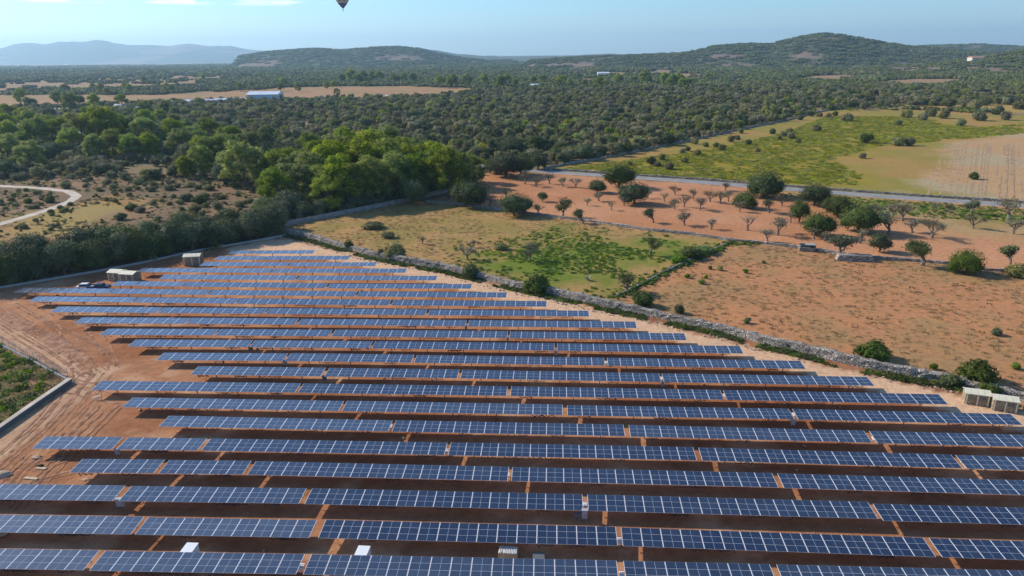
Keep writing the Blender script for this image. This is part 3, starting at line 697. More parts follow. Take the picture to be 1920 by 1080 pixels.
# ------------------------------------------------------------------ walls and fences
def wall(name, P, w, h, mat, label, n=None, rough=.12, seed=1, cat='wall', taper=.85, cap=None):
    P = gp(P); ln = np.hypot(*np.diff(P, axis=0).T).sum(); n = n or int(ln/.9)+2
    P = smooth(P, n, 2); T = np.gradient(P, axis=0); T /= np.hypot(T[:, 0], T[:, 1])[:, None]; N = np.c_[-T[:, 1], T[:, 0]]
    rs = np.random.RandomState(seed); V = []; prof = [(-.5, 0), (-.5*taper-.02, .5), (-.5*taper, .93), (-.18, 1.), (.18, 1.), (.5*taper, .93), (.5*taper+.02, .5), (.5, 0)]
    for i in range(n):
        hh = h*(1+(rs.rand()-.5)*rough*1.2+.12*math.sin(i*.11+seed)*(rough > .05))
        for a, z in prof:
            q = P[i]+N[i]*(a*w+(rs.rand()-.5)*rough*(z > 0)*.8); V.append((q[0], q[1], max(0, z*hh+(rs.rand()-.5)*rough*(z > 0)*.7)-(.02 if z == 0 else 0)))
    k = len(prof); Fs = []
    for i in range(n-1):
        for j in range(k-1): Fs.append((i*k+j, (i+1)*k+j, (i+1)*k+j+1, i*k+j+1))
    b = MB(); b.add(V, Fs); b.add(V[:k], [tuple(range(k))]); b.add(V[-k:], [tuple(range(k))[::-1]])
    o = b.build(name, mat); tag(o, label, cat); return P, N
wall('dry_stone_wall', WALL_MAIN, 1.5, 1.45, MAT['rubble'], 'long thick dry stone wall running beside the pale track right of the solar rows', rough=.22)
wall('rendered_wall', WALL_GREY, .7, 1.5, MAT['greywall'], 'grey shaded wall between the pine wood and the dry meadow', rough=.05)
wall('dry_stone_wall', WALL_ORCH, .8, .8, MAT['rubble'], 'low dry stone wall between orchard and the meadow and brown field', rough=.25, seed=3)
wall('low_wall', WALL_LOW, .6, .5, MAT['rubble'], 'short low stone wall between green meadow and brown field', rough=.2, seed=4)
wall('field_wall', WALL_FIELD, .9, 1.1, MAT['rubble'], 'dark stone wall between the scrub forest and the yellow field', rough=.2, seed=5)
rw = RP[(RP[:, 0] > at(1010, 320)[0])] + RN[(RP[:, 0] > at(1010, 320)[0])]*5.2
wall_pts = [topix(*p) for p in rw[::4]]
wall('roadside_wall', wall_pts, .7, .85, MAT['rubble'], 'pale low stone wall along the far side of the road', rough=.2, seed=6)
P, N = wall('concrete_wall', CURB, .3, .55, MAT['concrete'], 'low pale concrete wall below the row of olive trees', rough=.02, taper=1)
# left concrete wall with its corner and fence on a plinth
def strip_wall(P2, w, h, mat, name, parent=None):
    P2 = gp(P2); b = MB()
    for a, c in zip(P2[:-1], P2[1:]):
        d = c-a; L = np.hypot(*d); b.box(((a[0]+c[0])/2, (a[1]+c[1])/2, h/2), (L+.02, w, h), rz=math.atan2(d[1], d[0]))
    return b.build(name, mat, parent)
t = empty('boundary_wall', (*at(100, 734), 0)); t.location = (0, 0, 0)
strip_wall([(133, 717), (64, 764), (0, 809), (-200, 945)], .5, .7, MAT['darkcab'], 'wall_body', t)
strip_wall([(133, 717), (64, 764), (0, 809), (-200, 945)], .85, .12, MAT['palepath'], 'coping', t).location.z = .703
tag(t, 'concrete boundary wall with pale coping at the left photo edge', 'wall')
def fence(P2, label, hgt=1.9, step=2.5, plinth=.35):
    Pn = gp(P2); L = np.hypot(*np.diff(Pn, axis=0).T).sum(); Q = resamp(Pn, int(L/step)+1)
    t = empty('mesh_fence', (Q[0][0], Q[0][1], 0)); off = Vector((Q[0][0], Q[0][1], 0))
    b = MB()
    for a, c in zip(Q[:-1], Q[1:]):
        d = c-a; LL = np.hypot(*d); b.box(((a[0]+c[0])/2-off.x, (a[1]+c[1])/2-off.y, plinth/2), (LL+.02, .3, plinth), rz=math.atan2(d[1], d[0]))
    b.build('plinth', MAT['concrete'], t)
    for q in Q: b = MB(); b.tube([(q[0]-off.x, q[1]-off.y, plinth), (q[0]-off.x, q[1]-off.y, plinth+hgt)], .035, 5); b.build('fence_post', MAT['galv'], t)
    b = MB()
    for a, c in zip(Q[:-1], Q[1:]):
        for s in np.arange(0, hgt, .2): b.tube([(a[0]-off.x, a[1]-off.y, plinth+s+.05), (c[0]-off.x, c[1]-off.y, plinth+s+.05)], .008, 3, cap=False)
        for s in np.linspace(0, 1, 13)[:-1]:
            p = a+(c-a)*s; b.tube([(p[0]-off.x, p[1]-off.y, plinth), (p[0]-off.x, p[1]-off.y, plinth+hgt)], .008, 3, cap=False)
    b.build('wire_mesh', MAT['galv'], t); tag(t, label, 'fence')
fence([(129, 714), (95.5, 697), (69, 682), (33, 663), (0, 647), (-90, 606)], 'wire mesh fence on a pale plinth around the green plot at left')

# ------------------------------------------------------------------ vegetation
def crown(b, lobes, nq, qs, rg, mi=0, core=.86, sub=2, amp=.22, seed=0, up=.35, flat=None):
    ar = np.array([l[1][0]*l[1][1]+l[1][0]*l[1][2] for l in lobes]); ar = ar/ar.sum()
    for k, (c, r) in enumerate(lobes): b.blob(c, tuple(x*core for x in r), seed+k, sub, amp, 1.9, mi, flat)
    V = []; Fs = []; C = np.array([l[0] for l in lobes]); RR = np.array([l[1] for l in lobes])
    cnt = 0; tries = 0
    while cnt < nq and tries < nq*6:
        tries += 1; k = rg.choices(range(len(lobes)), ar)[0]
        d = Vector((rg.gauss(0, 1), rg.gauss(0, 1), rg.gauss(0, 1)+.25)).normalized(); s = rg.uniform(.74, 1.2)
        p = np.array([C[k][i]+d[i]*RR[k][i]*s for i in range(3)])
        q = (((p-C)/RR)**2).sum(1); q[k] = 9
        if q.min() < .62 or (flat is not None and p[2] < flat): continue
        nrm = (d+Vector((rg.gauss(0, .5), rg.gauss(0, .5), rg.gauss(0, .5)+up))).normalized(); a = nrm.orthogonal().normalized(); e = nrm.cross(a); th = rg.uniform(0, 6.28)
        u = a*math.cos(th)+e*math.sin(th); v = nrm.cross(u); sz = qs*rg.uniform(.55, 1.4); P = Vector(p); o = len(V)
        V += [P-u*sz*.6, P+v*sz*.32-u*sz*.05, P+u*sz*.65+nrm*sz*.15, P-v*sz*.34+u*sz*.05]; Fs.append((o, o+1, o+2, o+3)); cnt += 1
    b.add(V, Fs, mi)
def limb(b, p0, p1, r0, r1, rg, n=5, bend=.12, sides=6):
    p0 = Vector(p0); p1 = Vector(p1); L = (p1-p0).length; pts = []; j = Vector((rg.uniform(-1, 1), rg.uniform(-1, 1), 0))*L*bend
    for i in range(n+1): t = i/n; pts.append(p0.lerp(p1, t)+j*math.sin(t*math.pi))
    b.tube(pts, [r0+(r1-r0)*i/n for i in range(n+1)], sides, cap=False)
def make_pine(seed, H=11., wd=1., tall=False):
    rg = random.Random(seed); tr = MB(); top = H*.62; lean = (rg.uniform(-.6, .6), rg.uniform(-.6, .6))
    limb(tr, (0, 0, -.2), (lean[0], lean[1], top), .32, .14, rg, 6, .06)
    lobes = []; n = rg.randint(19, 25)
    for i in range(n):
        a = i*2.4+rg.uniform(-.4, .4); q = math.sqrt((i+.6)/n); rad = q*H*.33*wd; z = H*(.93-.30*q*q)+rg.uniform(-.07, .05)*H-(.0 if i % 3 else H*.14)
        r = H*rg.uniform(.075, .125)*(1.15-.3*q)
        c = (lean[0]+rad*math.cos(a), lean[1]+rad*math.sin(a), z); lobes.append((c, (r*1.15, r*1.15, r*.95)))
        if i % 2 == 0: limb(tr, (lean[0]*.7, lean[1]*.7, top*rg.uniform(.55, .9)), c, .10, .04, rg, 3, .1, 4)
    lobes.append(((lean[0], lean[1], H*.80), (H*.2*wd, H*.2*wd, H*.13)))
    if not tall:
        for i in range(15):
            a = i*2.4+rg.uniform(-.4, .4); q = rg.uniform(.16, .31); z = rg.uniform(.2, .6); k_ = rg.uniform(.07, .115)*H; lobes.append(((math.cos(a)*H*q*wd, math.sin(a)*H*q*wd, H*z), (k_*1.15, k_*1.15, k_)))
    cr = MB(); crown(cr, lobes, 4200, H*.030, rg, seed=seed, core=.70)
    return cr.mesh('crown', MAT['pine']), tr.mesh('trunk', MAT['bark'])
def make_round(seed, mat, H=5., wd=1., n=9, nq=1300, qs=.3, trunk=True, base=.15, bark='bark'):
    rg = random.Random(seed); lobes = [((0, 0, H*.52), (H*.42*wd, H*.42*wd, H*.38))]
    for i in range(n):
        a = i*2.4+rg.uniform(-.3, .3); q = rg.uniform(.45, 1); r = H*rg.uniform(.17, .26)
        lobes.append(((math.cos(a)*H*.36*wd*q, math.sin(a)*H*.36*wd*q, H*(base+.22+rg.random()*.42*(1.25-q*.6))), (r, r, r*.9)))
    cr = MB(); crown(cr, lobes, int(nq*1.6), qs*.85, rg, seed=seed, core=.76, flat=H*base*.3)
    tr = MB()
    limb(tr, (0, 0, -.2), (rg.uniform(-.2, .2), 0, H*.5), H*.045, H*.03, rg, 4)
    for k in range(3): a = rg.uniform(0, 6.28); limb(tr, (0, 0, H*.15), (math.cos(a)*H*.25, math.sin(a)*H*.25, H*.55), H*.03, H*.012, rg, 3, .1, 4)
    return cr.mesh('crown', MAT[mat]), tr.mesh('trunk', MAT[bark])
def make_bare(seed, H=3.4, leaf='twig', nq=260, dens=1.):
    rg = random.Random(seed); tr = MB(); cr = MB(); tips = []
    def grow(p, d, L, r, lv):
        q = p+d*L; limb(tr, p, q, r, r*.6, rg, 3, .12, 5 if lv < 2 else 3)
        if lv == 4: tips.append(q); return
        for k in range(3 if lv in (0, 1) else 2):
            nd = (d+Vector((rg.uniform(-1, 1), rg.uniform(-1, 1), rg.uniform(-.1, .5)))*.8).normalized(); grow(q, nd, L*rg.uniform(.72, .95), r*.62, lv+1)
        if lv >= 2: tips.append(q)
    grow(Vector((0, 0, -.1)), Vector((rg.uniform(-.25, .25), rg.uniform(-.25, .25), 1)).normalized(), H*.22, H*.055, 0)
    V = []; Fs = []
    for k in range(nq):
        p = Vector(rg.choice(tips))+Vector((rg.gauss(0, .2), rg.gauss(0, .2), rg.gauss(0, .2)))*H*.28
        if p.z < H*.22: continue
        u = Vector((rg.gauss(0, 1), rg.gauss(0, 1), rg.gauss(0, 1)+.6)).normalized(); v = u.orthogonal().normalized(); sz = rg.uniform(.10, .24)*H/3.4; o = len(V)
        V += [p-u*sz, p+v*sz*.28, p+u*sz, p-v*sz*.28]; Fs.append((o, o+1, o+2, o+3))
    cr.add(V, Fs); return cr.mesh('crown', MAT[leaf]), tr.mesh('trunk', MAT['greybark'])
def make_bush(seed, mat, H=1.4, n=6, nq=420, qs=.2, wd=1.):
    rg = random.Random(seed); lobes = [((0, 0, H*.4), (H*.6*wd, H*.6*wd, H*.5))]
    for i in range(n):
        a = i*2.4; q = rg.uniform(.4, 1); r = H*rg.uniform(.24, .38); lobes.append(((math.cos(a)*H*.55*wd*q, math.sin(a)*H*.55*wd*q, H*rg.uniform(.25, .65)), (r, r, r*.85)))
    b = MB(); crown(b, lobes, int(nq*1.5), qs*H/1.4*.9, rg, seed=seed, core=.76, flat=-.05); return b.mesh('bush', MAT[mat])
PINES = [make_pine(s, 11, w, tl) for s, w, tl in ((1, 1.1, 0), (2, .95, 0), (3, 1.0, 1), (4, 1.15, 0), (5, .9, 0), (6, 1.2, 1))]
CAROB = [make_round(20+s, 'carob', 5, 1.3, 12, 1600, .28, base=.02) for s in range(4)]
OLIVE = [make_round(30+s, 'olive', 5, 1.0, 11, 1400, .3) for s in range(5)]
LIGHT = [make_round(40+s, 'shrub', 4, 1.05, 8, 800, .26) for s in range(3)]
GREYT = [make_bare(50+s, 3.4, 'olive', 700) for s in range(3)]
THIN = [make_bare(55+s, 3.4, 'olive', 1300) for s in range(2)]
BARE = [make_bare(60+s, 3.4, 'twig', 150+70*s) for s in range(6)]
BUSH = [make_bush(70+s, 'shrub') for s in range(4)]; DBUSH = [make_bush(80+s, 'carob') for s in range(3)]; GBUSH = [make_bush(90+s, 'weed', 1.0, 5, 260, .2) for s in range(2)]
OBUSH = [make_bush(100+s, 'scrub') for s in range(4)]
rv = random.Random(77)
FIRST = {}
def tree(kind, pool, hbase, px, py, hpx, wf=1., name='tree', i=None):
    """tree standing with its foot at photo point (px, py), hpx photo pixels tall"""
    x, y = at(px, py); dist = math.sqrt(x*x+y*y+CH*CH); h = hpx/F*dist/ .93
    k = (rv.randrange(len(pool)) if i is None else i) % len(pool); key = (kind, k); s = h/hbase
    if isinstance(pool[k], tuple):
        if key not in FIRST:
            t = empty(name); link('crown', pool[k][0], t); link('trunk', pool[k][1], t); FIRST[key] = t
        else: t = copy_thing(FIRST[key]); t.name = name
    else: t = link(name, pool[k])
    t.location = (x, y, float(gz(y))); t.rotation_euler = (0, 0, rv.uniform(0, 6.28)); t.scale = (s*wf*rv.uniform(.92, 1.08), s*wf*rv.uniform(.92, 1.08), s)
    t['px'] = px; t['py'] = py
    return t
def label_lines(objs, size, phrase, group, cat, maxline=14):
    """names every tree by its line (counted from the photo bottom) and its place in that line from the left"""
    objs = sorted(objs, key=lambda o: -o['py']); lines = [objs[i:i+size] for i in range(0, len(objs), size)]
    for a, ln in enumerate(lines):
        ln.sort(key=lambda o: o['px'])
        for b_, o in enumerate(ln):
            nm = 'nearest line' if a == 0 else ordw(a+1)+' line'
            pos = ordw(b_+1)+' from left'
            lab = f'{phrase}, {pos} in {nm}' if len(lines) > 1 else f'{phrase}, {pos}'
            tag(o, lab, cat, group)
    for o in objs: del o['px']; del o['py']
# -- pine clump in the middle
L_ = []
for px, py, h in ((600, 352, 78), (640, 345, 82), (668, 350, 80), (700, 335, 80), (735, 330, 80), (762, 340, 74), (792, 345, 76), (640, 386, 82), (608, 388, 70), (672, 388, 76), (700, 380, 80), (742, 375, 82), (776, 372, 74), (806, 362, 70), (842, 372, 84), (528, 392, 66), (556, 388, 72), (576, 362, 68), (888, 342, 48), (655, 392, 62), (618, 397, 58), (860, 350, 60), (720, 355, 84), (690, 360, 86), (590, 375, 76), (818, 352, 74), (545, 365, 60), (512, 375, 52), (625, 365, 88), (770, 355, 76), (650, 330, 76), (715, 315, 66), (690, 318, 66)):
    L_.append(tree('pine', PINES, 11, px, py, h, 1.12, 'pine_tree'))
label_lines(L_, 11, 'bright green pine of the middle clump', 'pines in the middle clump', 'pine tree')
L_ = []; L2_ = []
for px, py, h in ((490, 290, 58), (458, 350, 72), (362, 318, 62), (345, 305, 52), (410, 320, 56), (255, 270, 40), (203, 278, 62), (156, 278, 52), (112, 278, 44), (70, 285, 48), (40, 272, 40), (228, 272, 44), (272, 275, 44), (300, 278, 40), (330, 272, 40), (394, 275, 44), (20, 282, 42), (440, 292, 48), (382, 332, 50), (300, 262, 36), (130, 262, 36), (88, 262, 36), (15, 258, 34), (60, 255, 36), (480, 340, 48), (345, 290, 50), (420, 345, 46), (178, 262, 34), (330, 250, 30), (500, 322, 48), (120, 245, 32), (45, 240, 28), (170, 235, 28), (215, 240, 28), (275, 243, 30), (95, 225, 26), (135, 212, 30), (20, 228, 24), (60, 205, 24), (180, 205, 22), (270, 222, 26), (310, 215, 20), (500, 270, 30), (20, 312, 44), (62, 318, 40), (100, 305, 44), (140, 300, 46), (180, 305, 40), (215, 300, 44), (250, 302, 40), (285, 300, 42), (320, 300, 44), (15, 330, 34), (390, 312, 48), (350, 335, 36), (430, 312, 52), (470, 318, 56), (505, 305, 50), (530, 318, 58), (560, 310, 56), (540, 345, 60), (520, 350, 60), (475, 300, 46), (5, 300, 40), (85, 290, 38), (540, 290, 34), (580, 300, 44), (370, 290, 44), (10, 225, 22), (150, 225, 24), (240, 225, 24), (190, 235, 26), (350, 255, 26), (380, 255, 24), (420, 262, 26), (300, 235, 24), (330, 225, 20), (110, 200, 22), (40, 195, 20), (150, 195, 20), (230, 205, 22)):
    if rv.random() < .3: L2_.append(tree('mixed', OLIVE+CAROB, 5, px, py, h*.72, 1., 'evergreen_tree'))
    else: L_.append(tree('pine', PINES, 11, px, py, h, 1.15, 'pine_tree'))
label_lines(L2_, 12, 'dark round evergreen among the pines at left', 'dark evergreens in the left wood', 'evergreen tree')
label_lines(L_, 14, 'green pine of the loose wood at left', 'pines in the left wood', 'pine tree')
# -- carobs
for px, py, h, lab in ((882, 387, 50, 'dark round carob tree at the orchard corner beside the pine clump'), (965, 404, 42, 'dark round carob tree beside the low orchard wall'), (1160, 351, 42, 'big dark carob tree touching the road'), (1188, 382, 40, 'dark round carob tree just below the one touching the road'), (1120, 361, 24, 'small dark carob tree left of the road side pair'),
        (1433, 369, 44, 'big dark carob tree in front of the road at right of centre'), (1398, 390, 30, 'dark carob tree left below the big one by the road'), (1527, 384, 36, 'rounded carob tree beside the road edge grass'), (1532, 443, 42, 'broad dark carob tree in the orchard, left of the widest pair'), (1610, 436, 46, 'widest dark carob tree, right one of the orchard pair'), (1570, 406, 36, 'mid green carob tree behind the widest orchard pair'), (1810, 512, 38, 'dark round carob tree growing on the low wall at right')):
    tag(tree('carob', CAROB, 5, px, py, h, 1.1, 'carob_tree'), lab, 'carob tree', 'carob trees of the orchard')
for px, py, h, lab in ((1497, 416, 36, 'pale green rounded tree above the broad carobs'), (1093, 418, 30, 'grey green olive shaped tree beside the low wall'), (1225, 417, 30, 'pale olive tree in the middle of the orchard'), (1017, 378, 18, 'low grey green bush near the left carobs'), (1727, 497, 50, 'tall pale green tree at the low wall near the right huts'), (1648, 472, 32, 'pale green tree behind the low stone ruin'), (1820, 403, 24, 'pale bush at the road edge near the right'), (1897, 498, 36, 'thin pale tree near the right photo edge above the wall')):
    for k in ('px', 'py'): pass
    o = tree('light', LIGHT, 4, px, py, h, 1.0, 'olive_tree') if px in (1497, 1017, 1648) else tree('thin', THIN, 3.4, px, py, h, 1.25, 'olive_tree'); tag(o, lab, 'olive tree')
for px, py, h, lab in ((1220, 479, 34, 'small round olive tree alone in the green meadow'), (993, 489, 34, 'sparse upright tree in the meadow left of centre'), (1180, 549, 44, 'grey leafy tree at the meadow corner by the thick wall'), (1572, 479, 44, 'grey leafed tree standing beside the stone ruin'), (1667, 440, 42, 'grey twiggy tree right of the widest carobs'), (1443, 399, 28, 'grey twiggy tree between the orchard carobs'), (1055, 406, 34, 'yellowish small tree above the low orchard wall')):
    o = tree('grey', GREYT, 3.4, px, py, h, 1.35, 'almond_tree'); tag(o, lab, 'almond tree')
L_ = []
for px, py, h in ((918, 390, 26), (948, 372, 20), (1008, 402, 22), (1123, 377, 18), (1147, 394, 18), (1170, 386, 20), (1283, 388, 24), (1300, 372, 18), (1313, 394, 24), (1331, 378, 22), (1350, 382, 26), (1366, 377, 20), (1385, 397, 22), (1465, 386, 22), (1483, 418, 24), (1332, 430, 22), (1400, 432, 32), (1458, 441, 34), (1438, 453, 24), (1283, 422, 26), (1527, 448, 26), (1613, 456, 26), (1693, 414, 34), (1673, 408, 26), (1640, 410, 26), (1747, 445, 34), (1823, 428, 24), (1897, 438, 26), (1890, 411, 36), (1265, 365, 18), (1245, 378, 18), (1215, 372, 16), (1080, 352, 20), (1030, 345, 22), (1055, 350, 20), (985, 345, 26), (1005, 350, 20), (1265, 392, 20), (1360, 358, 16), (1545, 452, 18), (1600, 402, 20), (1710, 436, 24), (1780, 402, 18), (1755, 396, 16), (877, 487, 28), (793, 457, 16), (888, 464, 16), (1100, 385, 16)):
    L_.append(tree('bare', BARE, 3.4, px, py, h, 1.45, 'almond_tree'))
label_lines(L_, 12, 'nearly bare almond tree of the orchard', 'bare almond trees', 'almond tree')
# -- olive belt below the heath
L_ = []
Bp = smooth(gp(CURB), 34)
for i, (x, y) in enumerate(Bp):
    for row, (off, n) in enumerate(((4.5, 1), (10, 1), (16, 1))):
        if rv.random() < (.06 if row < 2 else .3): continue
        T = Bp[min(i+1, 33)]-Bp[max(i-1, 0)]; T = T/np.hypot(*T); q = np.array((x, y))+np.array((-T[1], T[0]))*(off+rv.uniform(-1.5, 1.5))+T*rv.uniform(-1.5, 1.5)
        px, py = topix(*q)
        if px < -50 or px > 530: continue
        o = tree('olive', OLIVE if rv.random() < .8 else CAROB, 5, px, py, 10, 1., 'olive_tree'); s = rv.uniform(1.25, 1.8)*(1.0 if row < 2 else .75)
        o.scale = (s, s, s*rv.uniform(.95, 1.25)); L_.append(o)
label_lines(L_, 16, 'dense olive tree above the low concrete wall', 'olive trees in the belt', 'olive tree')
# -- bushes on the thick wall and in the fields
for px, py, h, w, pool, lab in ((742, 484, 24, 1.2, OBUSH, 'dark bush leaning over the thick stone wall near its left end'), (655, 467, 14, 1., DBUSH, 'small dark bush at the upper left end of the thick stone wall'), (715, 482, 12, 1., BUSH, 'small green bush just left of the leaning dark one'), (883, 520, 20, 1.3, DBUSH, 'dark bush in front of the thick wall below the meadow'), (1007, 548, 28, 1.3, DBUSH, 'blackish bush in front of the thick wall below the green grass'),
        (1207, 573, 22, 1.3, DBUSH, 'round dark bush behind the thick wall where the low wall meets it'), (1273, 587, 14, 1.1, DBUSH, 'small dark bush behind the thick wall right of the round one'), (1637, 676, 23, 1.75, DBUSH, 'big dark bush behind the thick wall under the brown field'), (1828, 716, 28, 1.65, DBUSH, 'big dark bush behind the thick wall just above the huts'), (1780, 722, 16, 1.5, BUSH, 'green bush between thick wall and left hut'), (1858, 742, 16, 1.4, BUSH, 'green bush between the two huts by the wall'),
        (1903, 692, 12, 1.3, GBUSH, 'bright green bush near the right photo edge on the brown field'), (1868, 628, 9, 1.3, BUSH, 'small green bush high on the right of the brown field'), (1750, 692, 12, 1.1, GBUSH, 'bright green tuft behind the thick wall between two dark bushes'), (1400, 606, 8, 1.2, BUSH, 'tiny green bush behind the middle of the thick wall'), (1432, 494, 7, 1.2, GBUSH, 'small green tuft alone near the top of the brown field'), (1398, 512, 9, 1.2, GBUSH, 'green tuft right of the five tufts beside the low wall'),
        (1350, 507, 9, 1.3, GBUSH, 'green tuft, rightmost of the pair nearest the low wall'), (1331, 505, 8, 1.2, GBUSH, 'green tuft, leftmost of the pair nearest the low wall'), (1315, 532, 10, 1.4, GBUSH, 'green tuft, lowest of those beside the low wall'), (1288, 521, 9, 1.3, GBUSH, 'green tuft touching the low wall'), (1323, 522, 8, 1.1, GBUSH, 'green tuft just above the lowest one beside the low wall'), (1160, 577, 10, 1.6, OBUSH, 'creeper bush at the thick wall face where the meadow ends'), (940, 468, 10, 2.0, OBUSH, 'low grey green bush in the middle of the meadow'), (728, 446, 9, 2.2, OBUSH, 'low grey brush pile in the dry meadow'), (700, 428, 10, 3., OBUSH, 'wide grey scrub patch near the grey wall'), (1906, 518, 16, 1.5, OBUSH, 'low dark bush on the stone wall at the right photo edge'), (1270, 492, 16, 2.2, GBUSH, 'green bush on the low wall, lower one'), (1320, 474, 16, 2.6, GBUSH, 'green bush on the low wall, upper one'), (1295, 482, 15, 2.4, BUSH, 'green bush on the low wall, between two others')):
    o = tree(lab, pool, 1.15, px, py, h, w*.72, 'bush'); tag(o, lab, 'bush')
x, y = at(1103, 526); b = MB(); ra = random.Random(2)
for k in range(16):
    a = k*2.4; el = ra.uniform(.5, 1.2); d = Vector((math.cos(a)*math.cos(el), math.sin(a)*math.cos(el), math.sin(el))); s = Vector((-math.sin(a), math.cos(a), 0)); L = ra.uniform(1.3, 1.9)
    b.add([(s*.14), (-s*.14), (d*L*.6-s*.12), (d*L+Vector((0, 0, -.15))), (d*L*.6+s*.12)], [(0, 1, 2, 3, 4)])
MAT['agave'] = plain('agave', (.26, .32, .26), .5)
tag(b.build('agave', MAT['agave'], loc=(x, y, 0)), 'pale blue green agave standing in the bright green meadow', 'agave')

# heath shrubs (left), yellow-field bushes
def scatter_px(n, polys, seed, mind=2.0, excl=()):
    rg = np.random.RandomState(seed); out = []
    Pz = np.concatenate([ZP[p] for p in polys]); lo = Pz.min(0); hi = Pz.max(0); tries = 0
    while len(out) < n and tries < 400:
        tries += 1; X = rg.uniform(lo[0], hi[0], 500); Y = rg.uniform(lo[1], hi[1], 500); m = np.zeros(500, bool)
        for p in polys: m |= inside(X, Y, ZP[p])
        for p in excl: m &= ~inside(X, Y, ZP[p])
        for x, y in zip(X[m], Y[m]):
            px, py = topix(x, y)
            if not (-30 < px < 1950): continue
            if all((x-a)**2+(y-b)**2 > mind**2 for a, b in out[-400:]): out.append((x, y))
            if len(out) >= n: break
    return out
PATHW = gp(PATH)
L_ = []
for x, y in scatter_px(120, ['heath'], 8, 5.0, ('heathtan', 'oldyard')):
    if segdist(np.array([x]), np.array([y]), PATHW)[0] < 4: continue
    px, py = topix(x, y)
    if py > 470-px*.02 and px < 520: continue
    o = tree('heathbush', OBUSH if rv.random() < .6 else BUSH, 1.15, px, py, 10, 1., 'bush'); s = rv.uniform(.7, 1.9)**1.2; o.scale = (s*1.15, s*1.15, s); L_.append(o)
label_lines(L_, 18, 'rounded bush on the brown heath at left', 'bushes on the heath', 'bush')
L_ = []
for px, py, h in ((1303, 270, 10), (1370, 266, 12), (1389, 250, 9), (1352, 282, 12), (1382, 262, 9), (1403, 271, 9), (1308, 291, 11), (1289, 283, 8), (1280, 287, 9), (1343, 276, 9), (1323, 275, 9), (1448, 251, 10), (1480, 250, 10), (1483, 260, 12), (1468, 255, 10), (1460, 262, 9), (1530, 246, 12), (1588, 227, 14), (1521, 218, 8), (1537, 219, 8), (1553, 220, 8), (1566, 217, 8), (1622, 268, 16), (1684, 273, 16), (1705, 273, 14), (1826, 336, 12), (1683, 235, 9), (1700, 220, 14), (1745, 218, 14), (1770, 222, 14), (1835, 226, 16), (1801, 236, 12), (1828, 205, 16), (1845, 198, 14), (1781, 200, 12), (1808, 203, 10), (1910, 205, 16), (1885, 225, 14), (1617, 297, 10), (1284, 305, 10), (1240, 300, 12), (1222, 308, 14), (1255, 318, 14), (1232, 312, 10), (1180, 310, 9), (1497, 268, 8), (1420, 285, 8), (1500, 225, 9), (1730, 225, 12), (1870, 215, 14)):
    L_.append(tree('fieldbush', OBUSH if rv.random() < .75 else DBUSH, 1.15, px, py, h*.78, .85, 'bush'))
label_lines(L_, 13, 'dark bush on the yellow field beyond the road', 'bushes on the yellow field', 'bush')
# trees standing along the far side of the road in the middle
L_ = []
for px, py, h in ((1010, 318, 34), (947, 332, 40), (975, 328, 34), (920, 325, 30), (1000, 300, 26), (1095, 300, 26), (1040, 300, 26), (1050, 285, 22), (1003, 280, 24), (960, 290, 30), (925, 282, 26), (1125, 292, 24), (1160, 288, 22), (1060, 302, 22), (1075, 296, 22), (870, 282, 26), (838, 275, 24), (905, 268, 22)):
    L_.append(tree('roadtree', CAROB if rv.random() < .4 else LIGHT, 4.6, px, py, h, 1.15, 'evergreen_tree'))
label_lines(L_, 9, 'rounded evergreen tree beside the road junction', 'evergreen trees by the road junction', 'evergreen tree')
# grey wood beside the wall corner
L_ = []
for px, py, h in ((776, 383, 46), (545, 404, 44), (515, 430, 42), (498, 418, 44), (600, 403, 28), (630, 396, 26), (572, 408, 30), (800, 362, 26), (752, 370, 26), (690, 384, 26), (720, 378, 28), (830, 352, 26), (662, 390, 24), (530, 412, 34)):
    L_.append(tree('undertree', OLIVE, 5, px, py, h, 1.1, 'olive_tree'))
label_lines(L_, 14, 'grey green olive tree at the foot of the pine clump', 'olive trees at the foot of the pines', 'olive tree')

